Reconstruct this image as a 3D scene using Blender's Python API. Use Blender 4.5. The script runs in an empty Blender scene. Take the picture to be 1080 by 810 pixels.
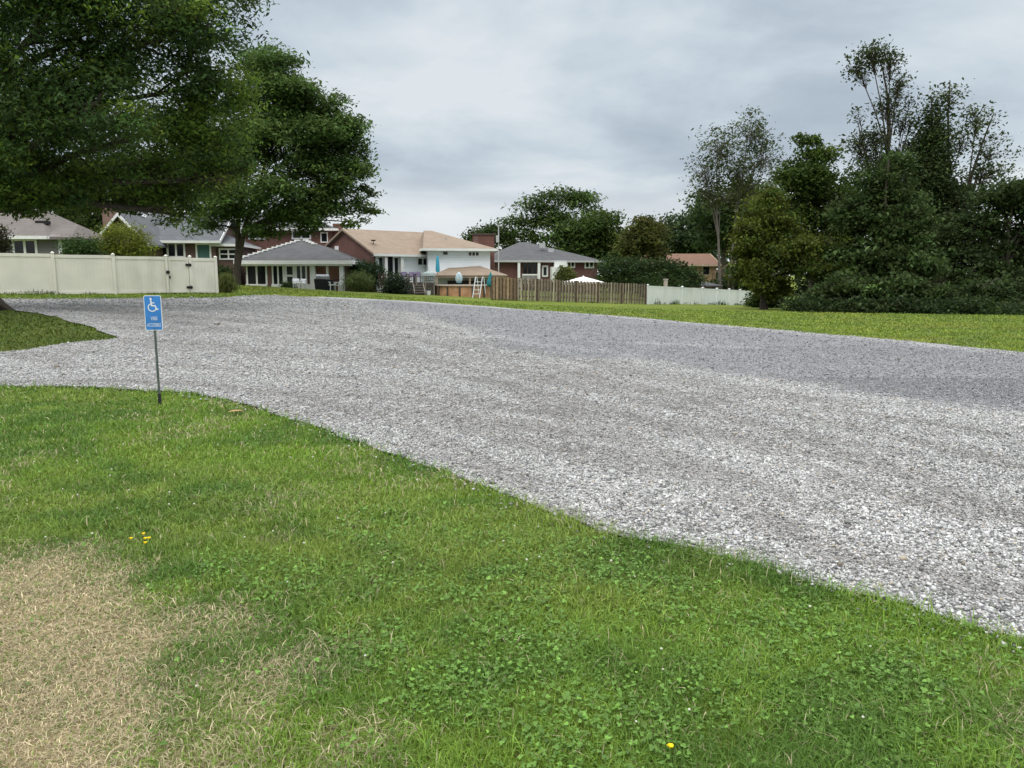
import bpy, bmesh, math, random
import numpy as np
from mathutils import Vector, Matrix
from mathutils.geometry import delaunay_2d_cdt

rng = np.random.default_rng(7)
random.seed(7)
sc = bpy.context.scene
COL = sc.collection

# ------------------------------------------------------------------ camera
F = 811.0                       # focal length in photo pixels (photo 1080 x 810)
CAMZ = 1.6
PITCH = math.atan(115.0 / F)    # the eye-level line is at y = 290 in the photo
cam = bpy.data.cameras.new('camera')
cam.sensor_width = 36.0
cam.lens = F / 1080.0 * 36.0
cam.clip_start = 0.05
cam.clip_end = 3000
camo = bpy.data.objects.new('camera', cam)
COL.objects.link(camo)
camo.location = (0, 0, CAMZ)
camo.rotation_euler = (math.pi / 2 - PITCH, 0, 0)
sc.camera = camo
_f = np.array((0, math.cos(PITCH), -math.sin(PITCH)))
_u = np.array((0, math.sin(PITCH), math.cos(PITCH)))
_r = np.array((1.0, 0, 0))

def ray(px, py):
    return _f + _r * ((px - 540.0) / F) + _u * ((405.0 - py) / F)

def P(px, py, Y):
    """world point seen at photo pixel (px, py) at the distance Y in front"""
    d = ray(px, py)
    return np.array((0, 0, CAMZ)) + d * (Y / d[1])

# ------------------------------------------------------------------ noise
_tab = np.random.default_rng(3).random((256, 256))

def vnoise(x, y, s=0):
    x = np.asarray(x, float) + s * 17.31
    y = np.asarray(y, float) + s * 9.73
    ix = np.floor(x).astype(int); iy = np.floor(y).astype(int)
    fx = x - ix; fy = y - iy
    fx = fx * fx * (3 - 2 * fx); fy = fy * fy * (3 - 2 * fy)
    a = _tab[ix & 255, iy & 255]; b = _tab[(ix + 1) & 255, iy & 255]
    c = _tab[ix & 255, (iy + 1) & 255]; d = _tab[(ix + 1) & 255, (iy + 1) & 255]
    return (a * (1 - fx) + b * fx) * (1 - fy) + (c * (1 - fx) + d * fx) * fy

def fbm(x, y, s=0, o=4):
    v = 0; a = 0.5; t = 0
    x = np.asarray(x, float); y = np.asarray(y, float)
    for i in range(o):
        v = v + a * vnoise(x * 2 ** i, y * 2 ** i, s + i); t += a; a *= 0.5
    return v / t

def sstep(a, b, x):
    t = np.clip((np.asarray(x, float) - a) / (b - a), 0, 1)
    return t * t * (3 - 2 * t)

# ------------------------------------------------------------------ terrain height
_ctl = [(x, y, 0.0) for x, y in ((0, 0), (-6, 0), (6, 0), (-7, 5), (0, 5), (-7, 9.5), (-3, 9.5), (1, 9), (5, 6),
                                 (0, -12), (-15, -8), (15, -8), (14, 6), (-14, 6), (0, 14))]
for px, py, Y in ((0, 311, 33), (230, 310, 38.5), (120, 311, 36), (0, 316, 30), (300, 313, 42), (400, 316, 44), (0, 328, 24),
                  (126, 357, 17), (0, 373, 15.5), (60, 336, 21.5), (1080, 373, 17), (800, 347, 27), (640, 333, 36),
                  (520, 324, 44), (530, 317, 54), (680, 321, 62), (793, 322, 80), (830, 331, 45), (1080, 334, 44),
                  (252, 301, 50), (262, 303, 60), (360, 307, 59), (440, 311, 57), (490, 313.5, 56), (-150, 312, 31),
                  (237, 309, 44)):
    p = P(px, py, Y); _ctl.append((p[0], p[1], p[2]))
_ctl += [(-28, 60, 0.9), (-45, 48, 0.9), (-60, 90, 1.5), (0, 85, 0.2), (20, 100, -1.2), (60, 90, -1.0), (60, 40, -0.8),
         (-12, 75, 0.4), (0, 200, 0), (-150, 200, 1), (150, 200, -1), (-150, 0, 0.3), (150, 0, -0.3), (0, -150, 0)]
_ctl = np.array(_ctl)
_C2 = 16.0
_D = np.sqrt(((_ctl[:, None, :2] - _ctl[None, :, :2]) ** 2).sum(-1) + _C2)
_n = len(_ctl)
_A = np.zeros((_n + 1, _n + 1)); _A[:_n, :_n] = _D + np.eye(_n) * -0.05; _A[:_n, _n] = 1; _A[_n, :_n] = 1
_w = np.linalg.solve(_A, np.concatenate([_ctl[:, 2], [0]]))

def H(x, y):
    x = np.atleast_1d(np.asarray(x, float)); y = np.atleast_1d(np.asarray(y, float))
    out = np.empty(x.shape)
    fx, fy, fo = x.ravel(), y.ravel(), out.ravel()
    for i in range(0, len(fx), 50000):
        xx, yy = fx[i:i + 50000], fy[i:i + 50000]
        d = np.sqrt((xx[:, None] - _ctl[:, 0]) ** 2 + (yy[:, None] - _ctl[:, 1]) ** 2 + _C2)
        fo[i:i + 50000] = d @ _w[:_n] + _w[_n]
    out = np.clip(fo.reshape(x.shape), -2.2, 3.0)
    r = np.hypot(x, y)
    return out * (1 - sstep(140, 260, r))

def gz(x, y):
    return float(H(x, y)[0])

_Ys = np.concatenate([np.linspace(1, 20, 400), np.linspace(20.05, 130, 1100)])

def G(px, py):
    """where the line of sight through a photo pixel meets the terrain"""
    d = ray(px, py)
    t = _Ys / d[1]
    x = d[0] * t; z = CAMZ + d[2] * t
    g = z - H(x, _Ys)
    k = np.where(g <= 0)[0]
    if len(k) == 0:
        i = len(_Ys) - 1
        return np.array((x[i], _Ys[i], H(x[i], _Ys[i])[0]))
    i = max(k[0], 1)
    f = g[i - 1] / (g[i - 1] - g[i] + 1e-12)
    Y = _Ys[i - 1] + f * (_Ys[i] - _Ys[i - 1])
    X = d[0] * Y / d[1]
    return np.array((X, Y, gz(X, Y)))

def at(px, Y):
    """ground point under photo column px at distance Y"""
    X = (px - 540.0) / F * Y / math.cos(PITCH) if False else 0
    # column px is (almost) a vertical plane; solve with the height of the ground there
    z = 0.0
    for _ in range(4):
        d = np.array((0, Y, z - CAMZ))
        depth = d @ _f
        X = (px - 540.0) / F * depth
        z = gz(X, Y)
    return np.array((X, Y, z))

# ------------------------------------------------------------------ materials
def nt(m):
    m.use_nodes = True
    t = m.node_tree
    return t, t.nodes, t.links

MATS = {}

def mat(name, col, rough=0.7, var=0.15, scale=3.0, bump=0.0, bscale=20.0, metal=0.0, spec=0.3, tint=False, trans=0.0, dirt=None):
    if name in MATS:
        return MATS[name]
    m = bpy.data.materials.new(name)
    t, N, L = nt(m)
    b = N['Principled BSDF']
    b.inputs['Roughness'].default_value = rough
    b.inputs['Metallic'].default_value = metal
    b.inputs['Specular IOR Level'].default_value = spec
    geo = N.new('ShaderNodeNewGeometry')
    no = N.new('ShaderNodeTexNoise'); no.inputs['Scale'].default_value = scale; no.inputs['Detail'].default_value = 5
    L.new(geo.outputs['Position'], no.inputs['Vector'])
    mr = N.new('ShaderNodeMapRange')
    mr.inputs['From Min'].default_value = 0.3; mr.inputs['From Max'].default_value = 0.7
    mr.inputs['To Min'].default_value = 1 - var; mr.inputs['To Max'].default_value = 1 + var
    L.new(no.outputs['Fac'], mr.inputs['Value'])
    mx = N.new('ShaderNodeVectorMath'); mx.operation = 'SCALE'
    if tint:
        at_ = N.new('ShaderNodeAttribute'); at_.attribute_name = 'tint'
        L.new(at_.outputs['Color'], mx.inputs[0])
    else:
        mx.inputs[0].default_value = col
    L.new(mr.outputs['Result'], mx.inputs['Scale'])
    out = mx.outputs['Vector']
    if dirt:
        dn = N.new('ShaderNodeTexNoise'); dn.inputs['Scale'].default_value = dirt[1]; dn.inputs['Detail'].default_value = 8
        mp = N.new('ShaderNodeMapping'); mp.inputs['Scale'].default_value = (1, 1, 0.35)
        L.new(geo.outputs['Position'], mp.inputs['Vector']); L.new(mp.outputs['Vector'], dn.inputs['Vector'])
        dr = N.new('ShaderNodeMapRange'); dr.inputs['From Min'].default_value = 0.52; dr.inputs['From Max'].default_value = 0.75
        dr.inputs['To Max'].default_value = dirt[2]
        L.new(dn.outputs['Fac'], dr.inputs['Value'])
        mm = N.new('ShaderNodeMix'); mm.data_type = 'RGBA'
        mm.inputs[7].default_value = (*dirt[0], 1)
        L.new(dr.outputs['Result'], mm.inputs[0]); L.new(out, mm.inputs[6])
        out = mm.outputs[2]
    L.new(out, b.inputs['Base Color'])
    if bump:
        bn = N.new('ShaderNodeTexNoise'); bn.inputs['Scale'].default_value = bscale; bn.inputs['Detail'].default_value = 6
        L.new(geo.outputs['Position'], bn.inputs['Vector'])
        bp = N.new('ShaderNodeBump'); bp.inputs['Strength'].default_value = bump; bp.inputs['Distance'].default_value = 0.02
        L.new(bn.outputs['Fac'], bp.inputs['Height']); L.new(bp.outputs['Normal'], b.inputs['Normal'])
    if trans:
        tr = N.new('ShaderNodeBsdfTranslucent'); L.new(out, tr.inputs['Color'])
        ms = N.new('ShaderNodeMixShader'); ms.inputs[0].default_value = trans
        L.new(b.outputs[0], ms.inputs[1]); L.new(tr.outputs[0], ms.inputs[2])
        L.new(ms.outputs[0], N['Material Output'].inputs['Surface'])
    MATS[name] = m
    return m

def brick_mat(name, u, c1, c2, mortar, bw=0.22, bh=0.075):
    if name in MATS:
        return MATS[name]
    m = bpy.data.materials.new(name); t, N, L = nt(m); b = N['Principled BSDF']
    b.inputs['Roughness'].default_value = 0.85
    geo = N.new('ShaderNodeNewGeometry')
    # along-wall coordinate: position . u on the front, position . v on the side walls
    d1 = N.new('ShaderNodeVectorMath'); d1.operation = 'DOT_PRODUCT'; d1.inputs[1].default_value = (u[0], u[1], 0)
    d2 = N.new('ShaderNodeVectorMath'); d2.operation = 'DOT_PRODUCT'; d2.inputs[1].default_value = (-u[1], u[0], 0)
    L.new(geo.outputs['Position'], d1.inputs[0]); L.new(geo.outputs['Position'], d2.inputs[0])
    ad = N.new('ShaderNodeMath'); L.new(d1.outputs['Value'], ad.inputs[0]); L.new(d2.outputs['Value'], ad.inputs[1])
    sp = N.new('ShaderNodeSeparateXYZ'); L.new(geo.outputs['Position'], sp.inputs[0])
    cb = N.new('ShaderNodeCombineXYZ'); L.new(ad.outputs[0], cb.inputs['X']); L.new(sp.outputs['Z'], cb.inputs['Y'])
    br = N.new('ShaderNodeTexBrick'); br.inputs['Scale'].default_value = 1.0
    br.inputs['Brick Width'].default_value = bw; br.inputs['Row Height'].default_value = bh
    br.inputs['Mortar Size'].default_value = 0.008; br.inputs['Bias'].default_value = -0.1
    br.inputs['Color1'].default_value = (*c1, 1); br.inputs['Color2'].default_value = (*c2, 1); br.inputs['Mortar'].default_value = (*mortar, 1)
    L.new(cb.outputs[0], br.inputs['Vector'])
    no = N.new('ShaderNodeTexNoise'); no.inputs['Scale'].default_value = 1.1; no.inputs['Detail'].default_value = 6
    L.new(geo.outputs['Position'], no.inputs['Vector'])
    mr = N.new('ShaderNodeMapRange'); mr.inputs['To Min'].default_value = 0.65; mr.inputs['To Max'].default_value = 1.3
    L.new(no.outputs['Fac'], mr.inputs['Value'])
    mx = N.new('ShaderNodeVectorMath'); mx.operation = 'SCALE'
    L.new(br.outputs['Color'], mx.inputs[0]); L.new(mr.outputs[0], mx.inputs['Scale'])
    L.new(mx.outputs[0], b.inputs['Base Color'])
    bp = N.new('ShaderNodeBump'); bp.inputs['Distance'].default_value = 0.01; bp.inputs['Strength'].default_value = 0.6; bp.invert = True
    L.new(br.outputs['Fac'], bp.inputs['Height']); L.new(bp.outputs[0], b.inputs['Normal'])
    MATS[name] = m
    return m

def band_mat(name, col, period, rough=0.6, var=0.08, strength=0.8, lip_shade=0.75):
    """lap siding or shingle courses: horizontal courses with a small lip (bump), its shade put into the colour, and a little wear"""
    if name in MATS:
        return MATS[name]
    m = bpy.data.materials.new(name); t, N, L = nt(m); b = N['Principled BSDF']
    b.inputs['Roughness'].default_value = rough; b.inputs['Specular IOR Level'].default_value = 0.25
    geo = N.new('ShaderNodeNewGeometry'); sp = N.new('ShaderNodeSeparateXYZ'); L.new(geo.outputs['Position'], sp.inputs[0])
    dv = N.new('ShaderNodeMath'); dv.operation = 'DIVIDE'; dv.inputs[1].default_value = period; L.new(sp.outputs['Z'], dv.inputs[0])
    fr = N.new('ShaderNodeMath'); fr.operation = 'FRACT'; L.new(dv.outputs[0], fr.inputs[0])
    no = N.new('ShaderNodeTexNoise'); no.inputs['Scale'].default_value = 1.6; no.inputs['Detail'].default_value = 8; no.inputs['Roughness'].default_value = 0.7
    L.new(geo.outputs['Position'], no.inputs['Vector'])
    mr = N.new('ShaderNodeMapRange'); mr.inputs['From Min'].default_value = 0.3; mr.inputs['From Max'].default_value = 0.7
    mr.inputs['To Min'].default_value = 1 - var; mr.inputs['To Max'].default_value = 1 + var
    L.new(no.outputs['Fac'], mr.inputs['Value'])
    gr = N.new('ShaderNodeMapRange'); gr.inputs['From Min'].default_value = 0.0; gr.inputs['From Max'].default_value = 0.12
    gr.inputs['To Min'].default_value = lip_shade; gr.inputs['To Max'].default_value = 1.0; L.new(fr.outputs[0], gr.inputs['Value'])  # darker line along each course: the lip's shade put into the colour
    mu = N.new('ShaderNodeMath'); mu.operation = 'MULTIPLY'; L.new(mr.outputs[0], mu.inputs[0]); L.new(gr.outputs[0], mu.inputs[1])
    mx = N.new('ShaderNodeVectorMath'); mx.operation = 'SCALE'; mx.inputs[0].default_value = col
    L.new(mu.outputs[0], mx.inputs['Scale']); L.new(mx.outputs[0], b.inputs['Base Color'])
    bp = N.new('ShaderNodeBump'); bp.inputs['Distance'].default_value = 0.03; bp.inputs['Strength'].default_value = strength; bp.invert = True
    L.new(fr.outputs[0], bp.inputs['Height']); L.new(bp.outputs[0], b.inputs['Normal'])
    MATS[name] = m
    return m

# ------------------------------------------------------------------ mesh building
ORG = {}

def mesh_np(name, V, faces_list, cols=None, smooth=False):
    """V (n,3); faces_list: list of (m,k) index arrays"""
    me = bpy.data.meshes.new(name)
    V = np.ascontiguousarray(V, np.float32)
    me.vertices.add(len(V)); me.vertices.foreach_set('co', V.ravel())
    loops = np.concatenate([f.ravel() for f in faces_list]).astype(np.int32)
    tot = np.concatenate([np.full(len(f), f.shape[1], np.int32) for f in faces_list])
    st = np.concatenate([[0], np.cumsum(tot)[:-1]]).astype(np.int32)
    me.loops.add(len(loops)); me.loops.foreach_set('vertex_index', loops)
    me.polygons.add(len(tot)); me.polygons.foreach_set('loop_start', st)
    try:
        me.polygons.foreach_set('loop_total', tot)
    except Exception:
        pass
    if smooth:
        me.polygons.foreach_set('use_smooth', np.ones(len(tot), bool))
    me.update(calc_edges=True)
    if cols is not None:
        a = me.attributes.new('tint', 'FLOAT_COLOR', 'POINT')
        c = np.ones((len(V), 4), np.float32); c[:, :3] = cols
        a.data.foreach_set('color', c.ravel())
    return me

def link(name, me, m, parent=None, loc=None):
    o = bpy.data.objects.new(name, me)
    COL.objects.link(o)
    if m is not None:
        me.materials.append(m)
    if parent is not None:
        o.parent = parent
    elif loc is not None:
        o.location = loc
    return o

def tag(o, label=None, cat=None, group=None, kind=None):
    if label: o['label'] = label
    if cat: o['category'] = cat
    if group: o['group'] = group
    if kind: o['kind'] = kind
    return o

def thing(name, label, cat, loc, group=None):
    o = bpy.data.objects.new(name, None)
    COL.objects.link(o)
    o.empty_display_size = 0.2
    o.location = [float(c) for c in loc]
    tag(o, label, cat, group)
    ORG[o.name] = np.array([float(c) for c in loc])
    return o

def root_org(o):
    while o.parent is not None:
        o = o.parent
    return ORG.get(o.name, np.zeros(3))

class MB:
    """collects pieces in world coordinates and links them as ONE mesh"""
    def __init__(s):
        s.v = []; s.f = []
    def add(s, pts, faces):
        n = len(s.v)
        s.v += [tuple(float(c) for c in p) for p in pts]
        s.f += [tuple(i + n for i in f) for f in faces]
        return s
    def hexa(s, p):
        """8 corners: bottom ring 0-3, top ring 4-7"""
        return s.add(p, [(3, 2, 1, 0), (4, 5, 6, 7), (0, 1, 5, 4), (1, 2, 6, 5), (2, 3, 7, 6), (3, 0, 4, 7)])
    def box(s, x0, x1, y0, y1, z0, z1):
        return s.hexa([(x0, y0, z0), (x1, y0, z0), (x1, y1, z0), (x0, y1, z0), (x0, y0, z1), (x1, y0, z1), (x1, y1, z1), (x0, y1, z1)])
    def tube(s, path, rad, n=6, cap=True):
        path = [np.array(p, float) for p in path]
        if not hasattr(rad, '__len__'):
            rad = [rad] * len(path)
        ring = []
        base = len(s.v)
        ref = np.array((0.31, 0.95, 0.05))
        for i, p in enumerate(path):
            d = path[min(i + 1, len(path) - 1)] - path[max(i - 1, 0)]
            d = d / (np.linalg.norm(d) + 1e-9)
            a = np.cross(d, ref)
            if np.linalg.norm(a) < 0.1:
                a = np.cross(d, (1, 0, 0))
            a /= np.linalg.norm(a); b = np.cross(d, a)
            for k in range(n):
                an = 2 * math.pi * k / n
                s.v.append(tuple(p + rad[i] * (a * math.cos(an) + b * math.sin(an))))
        for i in range(len(path) - 1):
            for k in range(n):
                k2 = (k + 1) % n
                s.f.append((base + i * n + k, base + i * n + k2, base + (i + 1) * n + k2, base + (i + 1) * n + k))
        if cap:
            s.f.append(tuple(base + k for k in reversed(range(n))))
            s.f.append(tuple(base + (len(path) - 1) * n + k for k in range(n)))
        return s
    def slab(s, poly, t):
        """polygon (world points) extruded straight down by t"""
        n = len(poly); lo = [(p[0], p[1], p[2] - t) for p in poly]
        return s.add(list(poly) + lo, [tuple(range(n)), tuple(range(2 * n - 1, n - 1, -1))] + [(i, i + n, (i + 1) % n + n, (i + 1) % n) for i in range(n)])
    def lathe(s, c, prof, n=16):
        """prof: (r, z) list"""
        b = len(s.v)
        for r, z in prof:
            for k in range(n):
                a = 2 * math.pi * k / n
                s.v.append((c[0] + r * math.cos(a), c[1] + r * math.sin(a), c[2] + z))
        for i in range(len(prof) - 1):
            for k in range(n):
                k2 = (k + 1) % n
                s.f.append((b + i * n + k, b + i * n + k2, b + (i + 1) * n + k2, b + (i + 1) * n + k))
        return s
    def build(s, name, m, parent=None, loc=None, bevel=0.0, smooth=False):
        me = bpy.data.meshes.new(name)
        org = root_org(parent) if parent is not None else (np.array(loc, float) if loc is not None else np.zeros(3))
        me.from_pydata([(a - org[0], b - org[1], c - org[2]) for a, b, c in s.v], [], s.f)
        bm = bmesh.new(); bm.from_mesh(me)
        bmesh.ops.recalc_face_normals(bm, faces=bm.faces)
        if smooth:
            for f in bm.faces: f.smooth = True
        bm.to_mesh(me); bm.free()
        o = link(name, me, m, parent, loc)
        if bevel:
            md = o.modifiers.new('bevel', 'BEVEL'); md.width = bevel; md.segments = 2; md.limit_method = 'ANGLE'
        return o

class Wall:
    """a vertical wall plane from A to B (world xy); u along it, d towards the camera side, z up"""
    def __init__(s, A, B):
        s.A = np.array(A[:2], float); s.B = np.array(B[:2], float)
        e = s.B - s.A; s.L = float(np.linalg.norm(e)); s.u = e / s.L
        s.n = np.array((s.u[1], -s.u[0]))       # towards the camera
    def uz(s, px, py):
        d = ray(px, py)
        t = (s.A @ s.n) / (d[:2] @ s.n)
        p = d * t
        return float((p[:2] - s.A) @ s.u), float(CAMZ + p[2])
    def pt(s, u, d, z):
        q = s.A + s.u * u + s.n * d
        return (q[0], q[1], z)
    def box(s, m, u0, u1, z0, z1, d0, d1):
        return m.hexa([s.pt(u0, d1, z0), s.pt(u1, d1, z0), s.pt(u1, d0, z0), s.pt(u0, d0, z0),
                       s.pt(u0, d1, z1), s.pt(u1, d1, z1), s.pt(u1, d0, z1), s.pt(u0, d0, z1)])
    def rect(s, px0, py0, px1, py1):
        pm = 0.5 * (py0 + py1); xm = 0.5 * (px0 + px1)
        return s.uz(px0, pm)[0], s.uz(px1, pm)[0], s.uz(xm, py1)[1], s.uz(xm, py0)[1]
    def pbox(s, m, px0, py0, px1, py1, d0, d1):
        u0, u1, z0, z1 = s.rect(px0, py0, px1, py1)
        return s.box(m, u0, u1, z0, z1, d0, d1)

# ------------------------------------------------------------------ world, sun
w = bpy.data.worlds.new('World'); sc.world = w; w.use_nodes = True
t = w.node_tree; N = t.nodes; L = t.links
bg = N['Background']
SUN_EL, SUN_AZ = math.radians(56), math.radians(200)     # azimuth measured from +Y clockwise
sky = N.new('ShaderNodeTexSky'); sky.sky_type = 'NISHITA'; sky.sun_disc = False
sky.sun_elevation = SUN_EL; sky.sun_rotation = SUN_AZ; sky.air_density = 1.5; sky.dust_density = 3.0
tc = N.new('ShaderNodeTexCoord')
sp = N.new('ShaderNodeSeparateXYZ'); L.new(tc.outputs['Generated'], sp.inputs[0])
zc = N.new('ShaderNodeMath'); zc.operation = 'MAXIMUM'; zc.inputs[1].default_value = 0.0; L.new(sp.outputs['Z'], zc.inputs[0])
za = N.new('ShaderNodeMath'); za.inputs[1].default_value = 0.20; L.new(zc.outputs[0], za.inputs[0])
dx = N.new('ShaderNodeMath'); dx.operation = 'DIVIDE'; L.new(sp.outputs['X'], dx.inputs[0]); L.new(za.outputs[0], dx.inputs[1])
dy = N.new('ShaderNodeMath'); dy.operation = 'DIVIDE'; L.new(sp.outputs['Y'], dy.inputs[0]); L.new(za.outputs[0], dy.inputs[1])
cb = N.new('ShaderNodeCombineXYZ'); L.new(dx.outputs[0], cb.inputs[0]); L.new(dy.outputs[0], cb.inputs[1])

def wnoise(scale, detail, rough, off, dist=0.0):
    mp = N.new('ShaderNodeMapping'); mp.inputs['Location'].default_value = off
    L.new(cb.outputs[0], mp.inputs['Vector'])
    n = N.new('ShaderNodeTexNoise'); n.inputs['Scale'].default_value = scale; n.inputs['Detail'].default_value = detail
    n.inputs['Roughness'].default_value = rough; n.inputs['Distortion'].default_value = dist
    L.new(mp.outputs[0], n.inputs['Vector'])
    return n.outputs['Fac']

n1 = wnoise(1.15, 9, 0.55, (3.1, 1.7, 0), 0.25)
n2 = wnoise(0.42, 4, 0.5, (8.4, 2.2, 0))
ad = N.new('ShaderNodeMath'); ad.operation = 'ADD'; L.new(n1, ad.inputs[0]); L.new(n2, ad.inputs[1])
ra = N.new('ShaderNodeValToRGB')
cr = ra.color_ramp
mrg = N.new('ShaderNodeMapRange'); mrg.inputs['From Min'].default_value = 0.75; mrg.inputs['From Max'].default_value = 1.19
L.new(ad.outputs[0], mrg.inputs['Value']); L.new(mrg.outputs[0], ra.inputs['Fac'])
cr.elements[0].position = 0.12; cr.elements[0].color = (0.385, 0.455, 0.545, 1)
cr.elements[1].position = 0.95; cr.elements[1].color = (0.745, 0.80, 0.845, 1)
e = cr.elements.new(0.45); e.color = (0.48, 0.56, 0.645, 1)
e = cr.elements.new(0.68); e.color = (0.60, 0.68, 0.75, 1)
# the cloud sheet thins towards the horizon (brighter) and is brightest overhead, as under a real overcast
hz = N.new('ShaderNodeMapRange'); hz.interpolation_type = 'SMOOTHSTEP'
hz.inputs['From Min'].default_value = 0.03; hz.inputs['From Max'].default_value = 0.15; hz.inputs['To Min'].default_value = 0.85; hz.inputs['To Max'].default_value = 0
L.new(sp.outputs['Z'], hz.inputs['Value'])
mh = N.new('ShaderNodeMix'); mh.data_type = 'RGBA'; mh.inputs[7].default_value = (0.86, 0.895, 0.915, 1)
L.new(hz.outputs[0], mh.inputs[0]); L.new(ra.outputs['Color'], mh.inputs[6])
zg = N.new('ShaderNodeMapRange'); zg.interpolation_type = 'SMOOTHSTEP'
zg.inputs['From Min'].default_value = 0.30; zg.inputs['From Max'].default_value = 0.9; zg.inputs['To Min'].default_value = 10.0; zg.inputs['To Max'].default_value = 39.0
L.new(sp.outputs['Z'], zg.inputs['Value'])
zw_ = N.new('ShaderNodeMapRange'); zw_.inputs['From Min'].default_value = 0.32; zw_.inputs['From Max'].default_value = 0.6; L.new(sp.outputs['Z'], zw_.inputs['Value'])
mz = N.new('ShaderNodeMix'); mz.data_type = 'RGBA'; mz.inputs[7].default_value = (0.69, 0.70, 0.70, 1); L.new(zw_.outputs[0], mz.inputs[0]); L.new(mh.outputs[2], mz.inputs[6])
sm = N.new('ShaderNodeVectorMath'); sm.operation = 'SCALE'; L.new(mz.outputs[2], sm.inputs[0]); L.new(zg.outputs[0], sm.inputs['Scale'])
mxs = N.new('ShaderNodeMix'); mxs.data_type = 'RGBA'; mxs.inputs[0].default_value = 0.96
L.new(sky.outputs[0], mxs.inputs[6]); L.new(sm.outputs[0], mxs.inputs[7])
L.new(mxs.outputs[2], bg.inputs['Color'])
bg.inputs['Strength'].default_value = 0.1

sun = bpy.data.lights.new('sun', 'SUN'); sun.energy = 1.3; sun.angle = math.radians(25); sun.color = (1.0, 0.96, 0.9)
so = bpy.data.objects.new('sun', sun); COL.objects.link(so)
sd = Vector((math.sin(SUN_AZ) * math.cos(SUN_EL), math.cos(SUN_AZ) * math.cos(SUN_EL), math.sin(SUN_EL)))
so.rotation_euler = sd.to_track_quat('Z', 'Y').to_euler()
so.location = (0, -20, 40)
sc.view_settings.view_transform = 'Standard'
sc.view_settings.look = 'None'
sc.view_settings.exposure = 0.0
sc.view_settings.gamma = 1.0
sc.view_settings.use_curve_mapping = False
sc.render.engine = 'CYCLES'
sc.cycles.max_bounces = 6
sc.cycles.diffuse_bounces = 3
sc.cycles.glossy_bounces = 2
sc.cycles.transmission_bounces = 3
sc.cycles.use_denoising = True
sc.cycles.denoiser = 'OPENIMAGEDENOISE'
sc.cycles.denoising_input_passes = 'RGB_ALBEDO_NORMAL'
sc.cycles.use_light_tree = False
# ------------------------------------------------------------------ outlines on the ground
def line(pts):
    return [G(a, b)[:2] for a, b in pts]

near_px = [(-700, 400), (-450, 403), (-200, 406), (0, 409), (80, 410), (165, 414), (215, 419), (250, 426), (290, 437), (330, 451), (365, 464), (400, 476), (450, 494),
           (500, 511), (550, 532), (600, 553), (650, 568), (700, 577), (750, 588), (800, 601), (850, 616), (900, 632), (950, 648), (1000, 664), (1080, 684)]
far_px = [(1080, 373), (960, 361), (800, 347), (720, 340), (640, 333), (520, 324), (450, 319), (400, 316.3), (340, 313.5), (300, 313), (230, 315), (120, 315.8), (0, 316), (-150, 317), (-300, 318)]
isl_px = [(-300, 323), (-100, 325.5), (8, 327), (40, 331), (65, 337), (90, 344), (110, 351), (126, 357.5), (112, 360), (90, 361), (60, 365), (30, 370), (0, 373), (-150, 383), (-350, 389), (-600, 391)]
near_w = line(near_px)
far_w = line(far_px)
isl_w = line(isl_px)
poly = near_w + [np.array((3.6, 1.6)), np.array((6, -1.2)), np.array((11, -6)), np.array((18, -6)), np.array((14.2, 6))] + far_w + \
    [np.array((-38, 31)), np.array((-38, 27))] + isl_w + [np.array((-24, 15))]

def densify(pl, jit=0.035):
    out = []
    n = len(pl)
    for i in range(n):
        a, b = pl[i], pl[(i + 1) % n]
        d = b - a; l = np.linalg.norm(d)
        r = math.hypot(*(0.5 * (a + b)))
        st = 0.12 if r < 14 else (0.4 if r < 50 else 2)
        k = max(1, int(l / st))
        nn = np.array((d[1], -d[0])) / (l + 1e-9)
        for j in range(k):
            p = a + d * j / k
            amp = jit * (1 + r * 0.03)
            off = amp * 2.2 * (fbm(p[0] * 1.3, p[1] * 1.3, 5) - 0.5) * 2 + amp * (vnoise(p[0] * 7, p[1] * 7, 9) - 0.5) * 2
            out.append(p + nn * float(off))
    return np.array(out)

LOT = densify(poly)
near_arr = np.array(near_w)

def inside(x, y, pl):
    x = np.asarray(x); y = np.asarray(y)
    r = np.zeros(x.shape, bool)
    n = len(pl)
    for i in range(n):
        x0, y0 = pl[i]; x1, y1 = pl[(i + 1) % n]
        if y0 == y1: continue
        c = (y0 > y) != (y1 > y)
        k = np.where(c)[0]
        if len(k):
            xi = (x1 - x0) * (y[k] - y0) / (y1 - y0) + x0
            r[k] ^= x[k] < xi
    return r

def dist_poly(x, y, pl, closed=True):
    d = np.full(len(x), 1e9)
    n = len(pl)
    for i in range(n if closed else n - 1):
        a = pl[i]; b = pl[(i + 1) % n]; e = b - a; l2 = e @ e + 1e-12
        t_ = np.clip(((x - a[0]) * e[0] + (y - a[1]) * e[1]) / l2, 0, 1)
        d = np.minimum(d, np.hypot(x - a[0] - t_ * e[0], y - a[1] - t_ * e[1]))
    return d

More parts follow.
